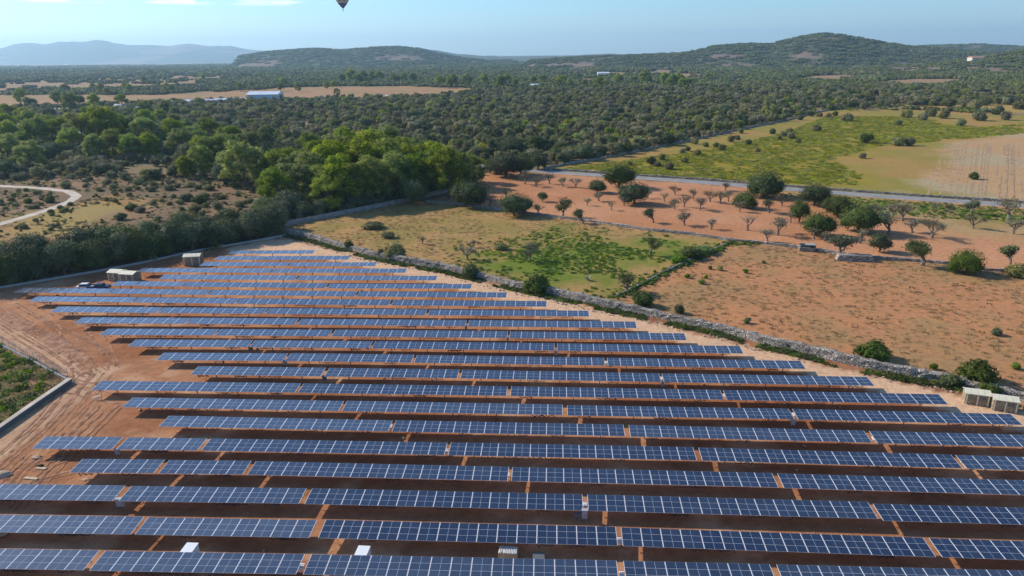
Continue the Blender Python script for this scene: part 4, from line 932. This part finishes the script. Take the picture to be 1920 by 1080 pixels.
# ------------------------------------------------------------------ uncountable vegetation: ONE object each, geometry instanced on its own points
def stuff(name, pts, scl, meshes, zs=None, label=None, sz=1.):
    n = len(pts); me = bpy.data.meshes.new(name); me.vertices.add(n)
    co_ = np.zeros((n, 3), np.float32); co_[:, :2] = pts; 
    if zs is not None: co_[:, 2] = zs
    me.vertices.foreach_set('co', co_.ravel())
    rs = np.random.RandomState(len(pts)); a = me.attributes.new('scl', 'FLOAT', 'POINT'); a.data.foreach_set('value', np.asarray(scl, np.float32))
    a = me.attributes.new('rot', 'FLOAT', 'POINT'); a.data.foreach_set('value', rs.rand(n).astype(np.float32)*6.28)
    a = me.attributes.new('pick', 'INT', 'POINT'); a.data.foreach_set('value', rs.randint(0, len(meshes), n).astype(np.int32))
    o = link(name, me); ng = bpy.data.node_groups.new(name, 'GeometryNodeTree')
    ng.interface.new_socket('Geometry', in_out='INPUT', socket_type='NodeSocketGeometry'); ng.interface.new_socket('Geometry', in_out='OUTPUT', socket_type='NodeSocketGeometry')
    N, Lk = ng.nodes, ng.links; gi = N.new('NodeGroupInput'); go = N.new('NodeGroupOutput')
    jn = N.new('GeometryNodeJoinGeometry')
    for m in reversed(meshes):
        so_ = bpy.data.objects.new(name+'_source', m); oi = N.new('GeometryNodeObjectInfo'); oi.inputs[0].default_value = so_
        g2 = N.new('GeometryNodeGeometryToInstance'); Lk.new(oi.outputs['Geometry'], g2.inputs[0]); Lk.new(g2.outputs[0], jn.inputs[0])
    ip = N.new('GeometryNodeInstanceOnPoints'); Lk.new(gi.outputs[0], ip.inputs['Points']); Lk.new(jn.outputs[0], ip.inputs['Instance']); ip.inputs['Pick Instance'].default_value = True
    def attr(nm, ty):
        q = N.new('GeometryNodeInputNamedAttribute'); q.data_type = ty; q.inputs[0].default_value = nm; return q.outputs[0]
    Lk.new(attr('pick', 'INT'), ip.inputs['Instance Index'])
    cx = N.new('ShaderNodeCombineXYZ'); Lk.new(attr('rot', 'FLOAT'), cx.inputs[2]); Lk.new(cx.outputs[0], ip.inputs['Rotation'])
    c2 = N.new('ShaderNodeCombineXYZ'); s_ = attr('scl', 'FLOAT'); Lk.new(s_, c2.inputs[0]); Lk.new(s_, c2.inputs[1])
    mm = N.new('ShaderNodeMath'); mm.operation = 'MULTIPLY'; Lk.new(s_, mm.inputs[0]); mm.inputs[1].default_value = sz; Lk.new(mm.outputs[0], c2.inputs[2]); Lk.new(c2.outputs[0], ip.inputs['Scale'])
    Lk.new(ip.outputs[0], go.inputs[0])
    md = o.modifiers.new('scatter', 'NODES'); md.node_group = ng
    tag(o, label, kind='stuff'); return o
def gridpts(polys, step, seed, jit=.9, excl=(), roadgap=6, thin=None):
    rg = np.random.RandomState(seed); Pz = np.concatenate([ZP[p] for p in polys]); lo = Pz.min(0); hi = Pz.max(0)
    hi = np.minimum(hi, (2500, 6000)); lo = np.maximum(lo, (-2500, 40))
    X, Y = np.meshgrid(np.arange(lo[0], hi[0], step), np.arange(lo[1], hi[1], step)); X = X.ravel(); Y = Y.ravel()
    X = X+rg.uniform(-.5, .5, X.shape)*step*jit*1.6; Y = Y+rg.uniform(-.5, .5, X.shape)*step*jit*1.6
    m = np.zeros(X.shape, bool)
    for p in polys: m |= inside(X, Y, ZP[p])
    for p in excl: m &= ~inside(X, Y, ZP[p])
    X, Y = X[m], Y[m]; px, py = topix_np(X, Y); k = (px > -60) & (px < 1980); X, Y = X[k], Y[k]
    if roadgap: k = segdist(X, Y, RP[::3]) > roadgap; X, Y = X[k], Y[k]
    if thin is not None: k = thin(X, Y, rg); X, Y = X[k], Y[k]
    return np.c_[X, Y]
def topix_np(X, Y, Z=0.):
    ca, sa = math.cos(AZ), math.sin(AZ); xr = X*ca-Y*sa; yf = X*sa+Y*ca; z = Z-CH
    d = yf*math.cos(PIT)-z*math.sin(PIT); u = yf*math.sin(PIT)+z*math.cos(PIT); a = F*xr/d; b = -F*u/d; cr, sr = math.cos(ROLL), math.sin(ROLL)
    return 960+cr*a-sr*b, 540+sr*a+cr*b
def scrubtree(seed, mat, H=4.5, nq=240, qs=.5):
    rg = random.Random(seed); lobes = [((0, 0, H*.45), (H*.4, H*.4, H*.42))]
    for i in range(6): a = i*2.4; r = H*rg.uniform(.17, .28); lobes.append(((math.cos(a)*H*.3, math.sin(a)*H*.3, H*rg.uniform(.35, .8)), (r, r, r*.9)))
    b = MB(); crown(b, lobes, int(nq*1.5), qs, rg, sub=1, seed=seed, core=.76, amp=.3); return b.mesh('scrub', MAT[mat])
SCRUB = [scrubtree(200+s, m) for s, m in enumerate(('scrub', 'paleshrub', 'olive', 'paleshrub', 'carob', 'scrub', 'shrub', 'scrub', 'paleshrub', 'pine'))]
rs = np.random.RandomState(9)
P = gridpts(['forest'], 4.0, 21, thin=lambda X, Y, r: fbm(X, Y, 14, 33) > .37)
S = .38+rs.rand(len(P))**4*1.25; S *= .75+.6*fbm(P[:, 0], P[:, 1], 60, 12)
stuff('scrub_forest', P, S, SCRUB, label='dense grey green scrub forest beyond the road')
P = gridpts(['forestleft'], 4.2, 22, thin=lambda X, Y, r: fbm(X, Y, 25, 3) > .34)
stuff('undergrowth', P, .5+rs.rand(len(P))**2*.9, SCRUB[:6], label='dark undergrowth below the pines at left')
ZP['pinefloor'] = gp([(505, 395), (560, 330), (620, 300), (760, 292), (900, 318), (900, 345), (830, 362), (767, 376), (640, 402), (560, 415)])
P = gridpts(['pinefloor'], 3.4, 23, roadgap=6)
stuff('pine_undergrowth', P, .4+rs.rand(len(P))*.5, [SCRUB[4], SCRUB[2], SCRUB[0]], label='dark undergrowth below the pine clump')
# far plain: woodland clumps thinning over tan fields
def clump(seed, mat='farwood', n=9, R0=14., H=7.):
    rg = random.Random(seed); b = MB()
    for i in range(n):
        a = rg.uniform(0, 6.28); q = R0*math.sqrt(rg.random()); h = H*rg.uniform(.6, 1.2); r = h*rg.uniform(.42, .6)
        c = (math.cos(a)*q, math.sin(a)*q, h*.52); b.blob(c, (r, r, h*.5), seed*20+i, 2, .5, 2.2)
        crown(b, [(c, (r, r, h*.5))], 40, 1.5, rg, core=.7, sub=1)
    return b.mesh('clump', MAT[mat])
CLUMP = [clump(300+s, m) for s, m in enumerate(('farwood', 'farwood', 'farwood', 'scrub', 'farwood'))]
def rowtree(seed):
    return scrubtree(seed, 'farwood', 9, 260, .9)
FART = [rowtree(320+s) for s in range(4)]
ZP['plain'] = np.array([(-2500., 700.), (-600, 560), (-120, 900), (1200, 900), (3800, 1500), (7000, 5200), (-6500, 5200)])
rg_ = np.random.RandomState(31); XX, YY = [], []
for (y0, y1, step) in ((620, 1000, 12), (1000, 1800, 15), (1800, 3200, 24), (3200, 6500, 42)):
    X, Y = np.meshgrid(np.arange(-y1*.9, y1*.9, step), np.arange(y0, y1, step)); X = X.ravel()+rg_.uniform(-.5, .5, X.size)*step*1.5; Y = Y.ravel()+rg_.uniform(-.5, .5, Y.size)*step*1.5
    XX.append(X); YY.append(Y)
X = np.concatenate(XX); Y = np.concatenate(YY); px, py = topix_np(X, Y); m = (px > -80) & (px < 2000)
for z in ('forest', 'tanA', 'tanB', 'tanC', 'tanD', 'tanE', 'tanF', 'tanG', 'yellow', 'yellow2'): m &= ~inside(X, Y, ZP[z])
far = fbm(X, Y*.35, 260, 5, 3)
m &= (far < .55) | (rg_.rand(len(X)) < .08); m &= py < 240
m &= (fbm(X, Y, 90, 44) > .30); X, Y = X[m], Y[m]
stuff('far_woodland', np.c_[X, Y], np.clip(Y/1300, .55, 2.2)*rg_.uniform(.6, 1.1, len(X)), CLUMP, gz(Y), label='dark woodland covering the plain below the hills', sz=.75)
# a line of tall trees behind the tan field
L_ = []
rt_ = random.Random(5)
for k in range(62):
    px = rt_.uniform(640, 1300) if k < 42 else rt_.uniform(20, 640); py = (rt_.uniform(156, 166) if px > 780 else rt_.uniform(150, 157)) if k < 42 else rt_.uniform(150, 182)
    o = tree('farpine', [(p[0], p[1]) for p in PINES], 11, px, py, rt_.uniform(13, 22) if k < 42 else rt_.uniform(9, 15), 1.15, 'pine_tree'); L_.append(o)
label_lines(L_, 16, 'small far pine by the tan field below the hills', 'far pines around the tan field', 'pine tree')
# yellow field plants and grass tufts
def tuft(seed, mat, n=26, r=.5, h=.45):
    rg = random.Random(seed); b = MB()
    for i in range(n):
        a = rg.uniform(0, 6.28); q = r*math.sqrt(rg.random()); p = Vector((math.cos(a)*q, math.sin(a)*q, 0)); d = Vector((rg.gauss(0, .5), rg.gauss(0, .5), 1)).normalized(); s = d.orthogonal().normalized()*h*.28; L = h*rg.uniform(.5, 1.1)
        b.add([p-s, p+s, p+d*L+s*.3, p+d*L-s*.3], [(0, 1, 2, 3)])
    return b.mesh('tuft', MAT[mat])
VT = [tuft(400+s, 'vine', 40, .9, .7) for s in range(3)]; GT = [tuft(410+s, 'weed', 26, .5, .35) for s in range(3)]; DT = [tuft(420+s, 'drygrass', 22, .55, .22) for s in range(3)]
P = gridpts(['yellowbright'], 1.9, 41, thin=lambda X, Y, r: fbm(X, Y, 9, 7) > .36)
stuff('field_plants', P, .7+rs.rand(len(P))*.8, VT, sz=.6, label='yellow green low plants on the field beyond the road')
def fade_in(z, d):
    def f(X, Y, r):
        n = len(X); return inside(X+(r.rand(n)-.5)*d, Y+(r.rand(n)-.5)*d, ZP[z]) & (fbm(X, Y, 12, 4)+.3*fbm(X, Y, 3, 6) > .60)
    return f
P = gridpts(['green', 'meadow'], 1.1, 42, thin=fade_in('green', 26)); P = P[inside(P[:, 0], P[:, 1], ZP['meadow'])]
stuff('green_grass', P, .6+rs.rand(len(P))*.9, GT, label='bright green grass in the meadow')
P = gridpts(['meadow', 'brown'], 1.25, 43, excl=('green',), thin=lambda X, Y, r: (fbm(X, Y, 5, 14)+.4*r.rand(len(X)) > .68))
stuff('dry_grass', P, .5+rs.rand(len(P))*.8, DT, label='dry grass tufts on the meadow and brown field')
P = gridpts(['roadgreen'], 1.6, 44); stuff('verge_grass', P, .7+rs.rand(len(P)), GT, label='green grass along the road')
P = gridpts(['left'], 1.0, 45); stuff('plot_weeds', P, .8+rs.rand(len(P))*1.0, GT+DT+DT+[tuft(431, 'shrub', 30, .6, .5)], label='green and dry weeds on the fenced plot at left')
P = gridpts(['heath'], 1.9, 46, excl=('oldyard',), thin=lambda X, Y, r: fbm(X, Y, 10, 5) > .40); d_ = segdist(P[:, 0], P[:, 1], PATHW); P = P[d_ > 3]
stuff('heath_scrub', P, .4+rs.rand(len(P))**2*.9, DT+[OBUSH[0], tuft(440, 'scrub', 40, .8, .6), tuft(441, 'scrub', 40, .9, .5), tuft(442, 'paleshrub', 40, .8, .5)], label='low dry scrub and tufts on the heath')
# weeds at the foot of the thick wall
Wp = resamp(gp(WALL_MAIN), 900); T = np.gradient(Wp, axis=0); T /= np.hypot(T[:, 0], T[:, 1])[:, None]; Nn = np.c_[T[:, 1], -T[:, 0]]
if Nn[0][1] > 0: Nn = -Nn
P = []; 
for k in range(4): P.append(Wp+Nn*(1.1+rs.rand(900, 1)*2.0)+rs.randn(900, 2)*.15)
P = np.concatenate(P); P = P[fbm(P[:, 0], P[:, 1], 6, 9) > .36]
stuff('wall_weeds', P, .4+rs.rand(len(P))*.65, [GT[0], GT[1], DT[0], tuft(450, 'shrub', 34, .6, .6), tuft(451, 'shrub', 34, .7, .5)], label='green weeds along the foot of the thick stone wall')
Lw = resamp(gp([(x_, y_+1.5) for x_, y_ in WALL_LOW]+[(1420, 457)]), 160); P = np.concatenate([Lw+rs.randn(160, 2)*np.array((1.1, 1.1)) for k in range(4)])
P = P[fbm(P[:, 0], P[:, 1], 8, 9) > .35]
stuff('wall_hedge', P, .25+rs.rand(len(P))*.5, [GBUSH[0], GBUSH[1], GT[0], GT[1]], label='low green growth over the short wall of the brown field')
# stones scattered along the berm
STN = []
for s in range(3): b = MB(); b.blob((0, 0, .05), (.18, .15, .12), 500+s, 1, .4, 1.); STN.append(b.mesh('stone', MAT['rock']))
P = Wp+Nn*(3.2+rs.rand(900, 1)*1.6); P2 = gridpts(['site'], 3.2, 48, roadgap=0, excl=('track',)); 
P = np.concatenate([P, P2[rs.rand(len(P2)) < .35]]); stuff('loose_stones', P, .3+rs.rand(len(P))**4*1.6, STN, label='loose stones and clods on the red dirt')

# ------------------------------------------------------------------ hills
def hill(name, sil, Y0, depth, front, n=160, m=60, treesz=1., dens=1., seed=1, base_px=None, mat=None, green=True, tan=.645, tstep=None, trees=True):
    S = np.array(sil, float); pxs = np.linspace(S[0, 0], S[-1, 0], n)
    top = np.interp(pxs, S[:, 0], S[:, 1]); k = np.array([.25, .5, .25]); 
    for _ in range(2): top[1:-1] = np.convolve(top, k, 'valid')
    top = top+(fbm(pxs, pxs*0, 26, seed, 3)-.5)*(3.2 if not trees else 1.2)
    X = np.array([at_dist(a, b_, Y0)[0] for a, b_ in zip(pxs, top)]); Z = np.array([at_dist(a, b_, Y0)[2] for a, b_ in zip(pxs, top)])
    Z = np.maximum(Z-treesz*5*(1 if trees else 0), 2)
    t = np.linspace(-1, 1, m); VV = np.zeros((m, n, 3))
    for j, s in enumerate(t):
        yy_ = Y0+(s*front if s < 0 else s*depth); f = (.5+.5*math.cos(math.pi*s))**(.85)
        xx = X*(yy_/Y0)
        rz = (fbm(xx, np.full(n, yy_), Y0*.09, seed, 4)-.5)*2
        bz_ = float(gz(yy_)); zz = bz_+(Z-bz_)*f*(1+.38*rz*(1-f)*1.6)+(Z.max()-bz_)*.05*rz*(f > .02)*(1-f)
        VV[j] = np.c_[xx, np.full(n, yy_), np.where(f < .01, bz_-6, zz-4*(1-f))]
    ed = np.clip(np.minimum(np.arange(n), np.arange(n)[::-1])/6., 0, 1); VV[:, :, 2] = VV[:, :, 2]*ed[None]+(gz(VV[:, :, 1])-6)*(1-ed[None])
    idx = np.arange(n*m).reshape(m, n); Fq = np.stack([idx[:-1, :-1], idx[:-1, 1:], idx[1:, 1:], idx[1:, :-1]], -1).reshape(-1, 4)
    nn = fbm(VV[..., 0], VV[..., 1], Y0*.05, seed+3, 4)[..., None]
    C = np.where(nn > tan, np.array((.24, .17, .12)), np.array((.09, .095, .045))*(.8+.5*nn))
    o = link(name, npmesh(name, VV.reshape(-1, 3), Fq, MAT['soil'], C.reshape(-1, 3), True)); tag(o, kind='structure')
    if trees:
        rgx = np.random.RandomState(seed+9); st = tstep or Y0*.0075; nt_ = int((X[-1]-X[0])*(front+depth*.25)/(st*st)); 
        u = rgx.rand(nt_)*(n-1.001); v = rgx.rand(nt_)*(.62)*(m-1.001); iu = u.astype(int); iv = v.astype(int); fu = (u-iu)[:, None]; fv = (v-iv)[:, None]
        Q = (VV[iv, iu]*(1-fu)+VV[iv, iu+1]*fu)*(1-fv)+(VV[iv+1, iu]*(1-fu)+VV[iv+1, iu+1]*fu)*fv
        nv = nn[iv, iu, 0]; keep = (Q[:, 2] > gz(Q[:, 1])+1) & ((nv < tan-.02) | (rgx.rand(nt_) < .1)) & (rgx.rand(nt_) < dens); Q = Q[keep]
        stuff(name+'_woodland', Q[:, :2], rgx.uniform(.6, 1.2, len(Q))*treesz, CLUMP, Q[:, 2]-1, label='woodland covering the '+name.replace('_', ' '), sz=.75)
    return VV
hill('right_hill', [(960, 114), (1040, 108), (1100, 104), (1170, 102), (1240, 99), (1290, 96), (1340, 84), (1400, 80), (1450, 80), (1480, 71), (1500, 67), (1540, 60), (1570, 62), (1600, 68), (1650, 76), (1700, 84), (1740, 87), (1800, 92), (1860, 98), (1920, 104), (1990, 110)], 3000, 900, 750, seed=2, tan=.63)
hill('right_ridge', [(1600, 95), (1680, 88), (1700, 86), (1760, 83), (1800, 82), (1840, 81), (1880, 84), (1920, 85), (2000, 86), (2100, 96)], 4600, 1200, 1100, seed=4, treesz=1.2)
hill('near_slope', [(1560, 128), (1640, 124), (1700, 121), (1780, 113), (1820, 110), (1850, 104), (1890, 96), (1920, 90), (1990, 80), (2100, 84)], 1900, 500, 480, seed=5, treesz=.8, tstep=16, tan=.58)
hill('middle_hill', [(430, 106), (470, 100), (500, 95), (560, 91), (600, 89), (640, 92), (700, 87), (750, 85), (790, 91), (830, 100), (870, 107), (930, 114), (980, 116)], 4200, 1200, 1100, seed=6, treesz=1.2)
hill('back_hills', [(740, 104), (780, 96), (800, 93), (820, 94), (850, 100), (900, 104), (960, 106), (1010, 107), (1060, 105), (1110, 102), (1150, 101), (1220, 104), (1300, 106)], 8000, 2500, 2500, seed=7, trees=False)
hill('far_mountains', [(-150, 98), (-60, 94), (0, 91), (25, 83), (50, 80), (80, 84), (110, 79), (150, 79), (185, 74), (215, 80), (240, 84), (290, 85), (315, 87), (350, 81), (385, 86), (430, 86), (470, 93), (520, 97), (600, 100), (700, 103)], 14500, 3500, 3500, seed=8, trees=False, n=220)

# ------------------------------------------------------------------ buildings
def house(px, py, wpx, hpx, lab, roof='roofred', wallm='plaster', depth=.8, name='farm_house', zz=0., Y=None, rz=0, cat='house', doors=True):
    if Y: x, y, zz = at_dist(px, py, Y)
    else: x, y = at(px, py); zz = float(gz(y))
    d = math.sqrt(x*x+y*y); w = wpx/F*d; h = hpx/F*d; D = w*depth
    t = empty(name, (x, y, zz-.3), R(rz)); wh = h*.72
    b = MB(); b.box((0, 0, wh/2), (w, D, wh)); b.build('wall', MAT[wallm], t)
    b = MB(); e = .3; r = h
    b.add([(-w/2-e, -D/2-e, wh), (w/2+e, -D/2-e, wh), (w/2+e, D/2+e, wh), (-w/2-e, D/2+e, wh), (-w/2-e, 0, r), (w/2+e, 0, r)], [(0, 1, 5, 4), (2, 3, 4, 5), (0, 4, 3), (1, 2, 5), (0, 3, 2, 1)]); b.build('roof', MAT[roof], t)
    k = max(2, int(w/6))
    for i in range(k):
        b = MB(); b.box((-w/2+w*(i+.5)/k, -D/2-.03, wh*.52), (min(1.6, w/k*.4), .08, min(1.5, wh*.35))); b.build('window' if i or not doors else 'door', MAT['carglass'], t)
    tag(t, lab, cat); return t
# warehouse: pale roof, cream gable to the left, blue front
x, y = at(499, 190); dd = math.hypot(x, y); sc_ = dd/F
t = empty('warehouse', (x, y, 0), R(8)); w = 52*sc_; D = 30.; h = 15*sc_
b = MB(); b.box((0, 0, h*.42), (w, D, h*.84)); b.build('wall', MAT['plaster'], t)
b = MB(); b.box((2*sc_, -D/2-.2, h*.42), (w*.55, .3, h*.8)); b.build('front_panel', MAT['bluewall'], t)
b = MB(); b.add([(-w/2-.5, -D/2-.8, h*.84), (w/2+.5, -D/2-.8, h*.84), (w/2+.5, D/2+.8, h*.84), (-w/2-.5, D/2+.8, h*.84), (-w/2-.5, 0, h*1.12), (w/2+.5, 0, h*1.12)], [(0, 1, 5, 4), (2, 3, 4, 5), (0, 4, 3), (1, 2, 5), (0, 3, 2, 1)]); b.build('roof', MAT['sheet'], t)
b = MB(); b.box((w*.36, -D/2-.2, h*.3), (4, .3, h*.5)); b.build('door', MAT['darkcab'], t)
tag(t, 'large pale warehouse with blue front beside the tan field', 'warehouse')
x0, y0 = at(322, 196); x1, y1 = at(470, 190.5); t = empty('greenhouse', ((x0+x1)/2, (y0+y1)/2, 0), math.atan2(y1-y0, x1-x0)); L = math.hypot(x1-x0, y1-y0)
b = MB(); b.box((0, 0, 1.6), (L, 14, 3.2)); b.build('wall', MAT['cabinet'], t)
b = MB(); b.add([(-L/2, -7.4, 3.2), (L/2, -7.4, 3.2), (L/2, 7.4, 3.2), (-L/2, 7.4, 3.2), (-L/2, 0, 5), (L/2, 0, 5)], [(0, 1, 5, 4), (2, 3, 4, 5), (0, 4, 3), (1, 2, 5), (0, 3, 2, 1)]); b.build('roof', MAT['sheet'], t)
tag(t, 'very long low grey shed left of the warehouse', 'shed')
house(1131, 137, 21, 6, 'white farm house among the trees below the right hills', 'sheet', 'white')
house(1168, 147, 14, 6, 'small red roofed house right of the white farm house')
house(1003, 164, 16, 7, 'pale farm shed at the edge of the far pines, centre', 'sheet')
house(943, 160, 5, 4, 'tiny white hut left of the pale farm shed', 'sheet', 'white')
house(728, 182, 9, 4, 'tiny pale hut on the edge of the tan field', 'sheet', 'white')
house(224, 205, 12, 9, 'pale blue gabled house in the left wood', 'sheet', 'bluewall', name='farm_house')
house(256, 206, 19, 6, 'white roofed shed right of the pale blue gabled house', 'sheet', 'plaster')
house(120, 208, 26, 5, 'long grey roofed shed in the left wood', 'sheet', 'cabinet')
house(88, 217, 22, 5, 'low white roofed shed left below the long grey shed', 'sheet', 'plaster')
house(208, 175, 12, 3, 'flat white shed on the far tan field at left', 'sheet', 'white')
house(370, 205, 6, 6, 'tiny white pink house at the end of the long shed', 'roofred', 'white')
house(565, 147, 10, 4, 'white house far off behind the warehouse', 'sheet', 'white')
for i, (px, py, w_, h_, lab) in enumerate(((123, 116, 9, 3, 'tiny white house on the far left plain, topmost'), (141, 121, 6, 3, 'tiny white house just right below the topmost far left one'), (60, 128, 10, 3, 'tiny white house at the far left edge of the plain'), (226, 122, 8, 3, 'tiny white house on the far plain above the left wood'), (248, 136, 9, 3, 'tiny pale house below the others on the far left plain'), (445, 124, 12, 3, 'tiny pale house at the foot of the middle hill'))):
    house(px, py, w_, h_, lab, 'sheet', 'white')
house(1440, 133, 20, 5, 'long cream house at the foot of the right hill', 'roofred', 'plaster')
house(1453, 139, 12, 5, 'orange house just below the long cream one', 'roofred', 'plaster')
house(1296, 126, 12, 4, 'white house at the left foot of the right hill', 'sheet', 'white')
house(1338, 129, 14, 4, 'white roofed house right of the one at the left foot of the hill', 'sheet', 'white')
house(1532, 124, 10, 4, 'pale house below the middle of the right hill', 'sheet', 'plaster')
house(1829, 114, 18, 7, 'terracotta roofed villa on the near slope at right', 'roofred', 'plaster', Y=1800)
# ruined stone hut and lump in the orchard wall
x, y = at(1513, 470); t = empty('ruined_hut', (x, y, 0), R(-12)); b = MB(); b.box((0, .9, .9), (4.2, .4, 1.8)); b.box((0, -.9, .55), (4.2, .4, 1.1)); b.box((-1.9, 0, .7), (.4, 1.4, 1.4)); b.box((1.9, 0, .9), (.4, 1.4, 1.8)); b.build('wall', MAT['rubble'], t)
b = MB(); b.box((.7, 0, 1.85), (2.6, 2.2, .12)); b.build('roof', MAT['concrete'], t); tag(t, 'small ruined pale hut in the low orchard wall', 'ruin')
x, y = at(1602, 488); b = MB(); b.box((0, 0, .75), (9, 2.6, 1.5), top=.9); o = b.build('stone_platform', MAT['rubble'], loc=(x, y, 0)); o.rotation_euler = (0, 0, R(-9)); tag(o, 'rectangular dry stone platform built against the low orchard wall', 'stone platform')

# ------------------------------------------------------------------ balloon
bx, by, bz = at_dist(643.5, 20, 1000)
t = empty('hot_air_balloon', (bx, by, bz))
def ball_mat():
    m, n, l, b = nt('balloon_cloth'); g = G(m); p = g.tex(); s = n.new('ShaderNodeSeparateXYZ'); l.new(p, s.inputs[0])
    c = g.mix(g.rng(s.outputs[2], 9.2, 9.3), (.04, .05, .18), (.45, .38, .34))
    an = g.math('ARCTAN2', s.outputs[1], s.outputs[0]); st = g.rng(g.math('SINE', g.math('MULTIPLY', an, 8)), -.1, .1)
    c2 = g.mix(st, (.24, .13, .13), (.50, .44, .36)); c = g.mix(g.rng(s.outputs[2], 11.2, 11.3), c, c2)
    l.new(c, b.inputs['Base Color']); b.inputs['Roughness'].default_value = .7; return m
b = MB(); b.lathe([(.6, 2.6), (1.6, 3.6), (3.4, 5.6), (5.4, 8.0), (7.4, 10.8), (8.6, 13.4), (9.1, 16), (8.8, 18.6), (7.8, 21), (6, 23.2), (3.2, 24.8), (0.02, 25.3)], 32); b.build('envelope', ball_mat(), t, True)
b = MB(); b.box((0, 0, .45), (1.5, 1.3, 1.1)); b.box((0, 0, 1.03), (1.6, 1.4, .1)); b.build('basket', MAT['bark'], t)
b = MB()
for sx in (-.6, .6):
    for sy in (-.5, .5): b.tube([(sx, sy, 1), (sx*.9, sy*.9, 2.7)], .03, 4)
b.build('rigging', MAT['darksteel'], t)
tag(t, 'hot air balloon with dark blue base hanging in the sky at the top photo edge', 'balloon')

# ------------------------------------------------------------------ haze: a closed box of even air round everything
HAZE = True
if HAZE:
    b = MB(); b.box((0, 8500, 152), (38000, 21000, 566)); m = bpy.data.materials.new('haze'); m.use_nodes = True; n = m.node_tree.nodes; n.remove(n['Principled BSDF'])
    v = n.new('ShaderNodeVolumePrincipled'); v.inputs['Color'].default_value = (.50, .77, 1., 1); v.inputs['Density'].default_value = 7.2e-5; v.inputs['Anisotropy'].default_value = .35
    m.node_tree.links.new(v.outputs[0], n['Material Output'].inputs['Volume'])
    o = b.build('haze', m); tag(o, 'pale blue haze over the plain and hills', kind='stuff')
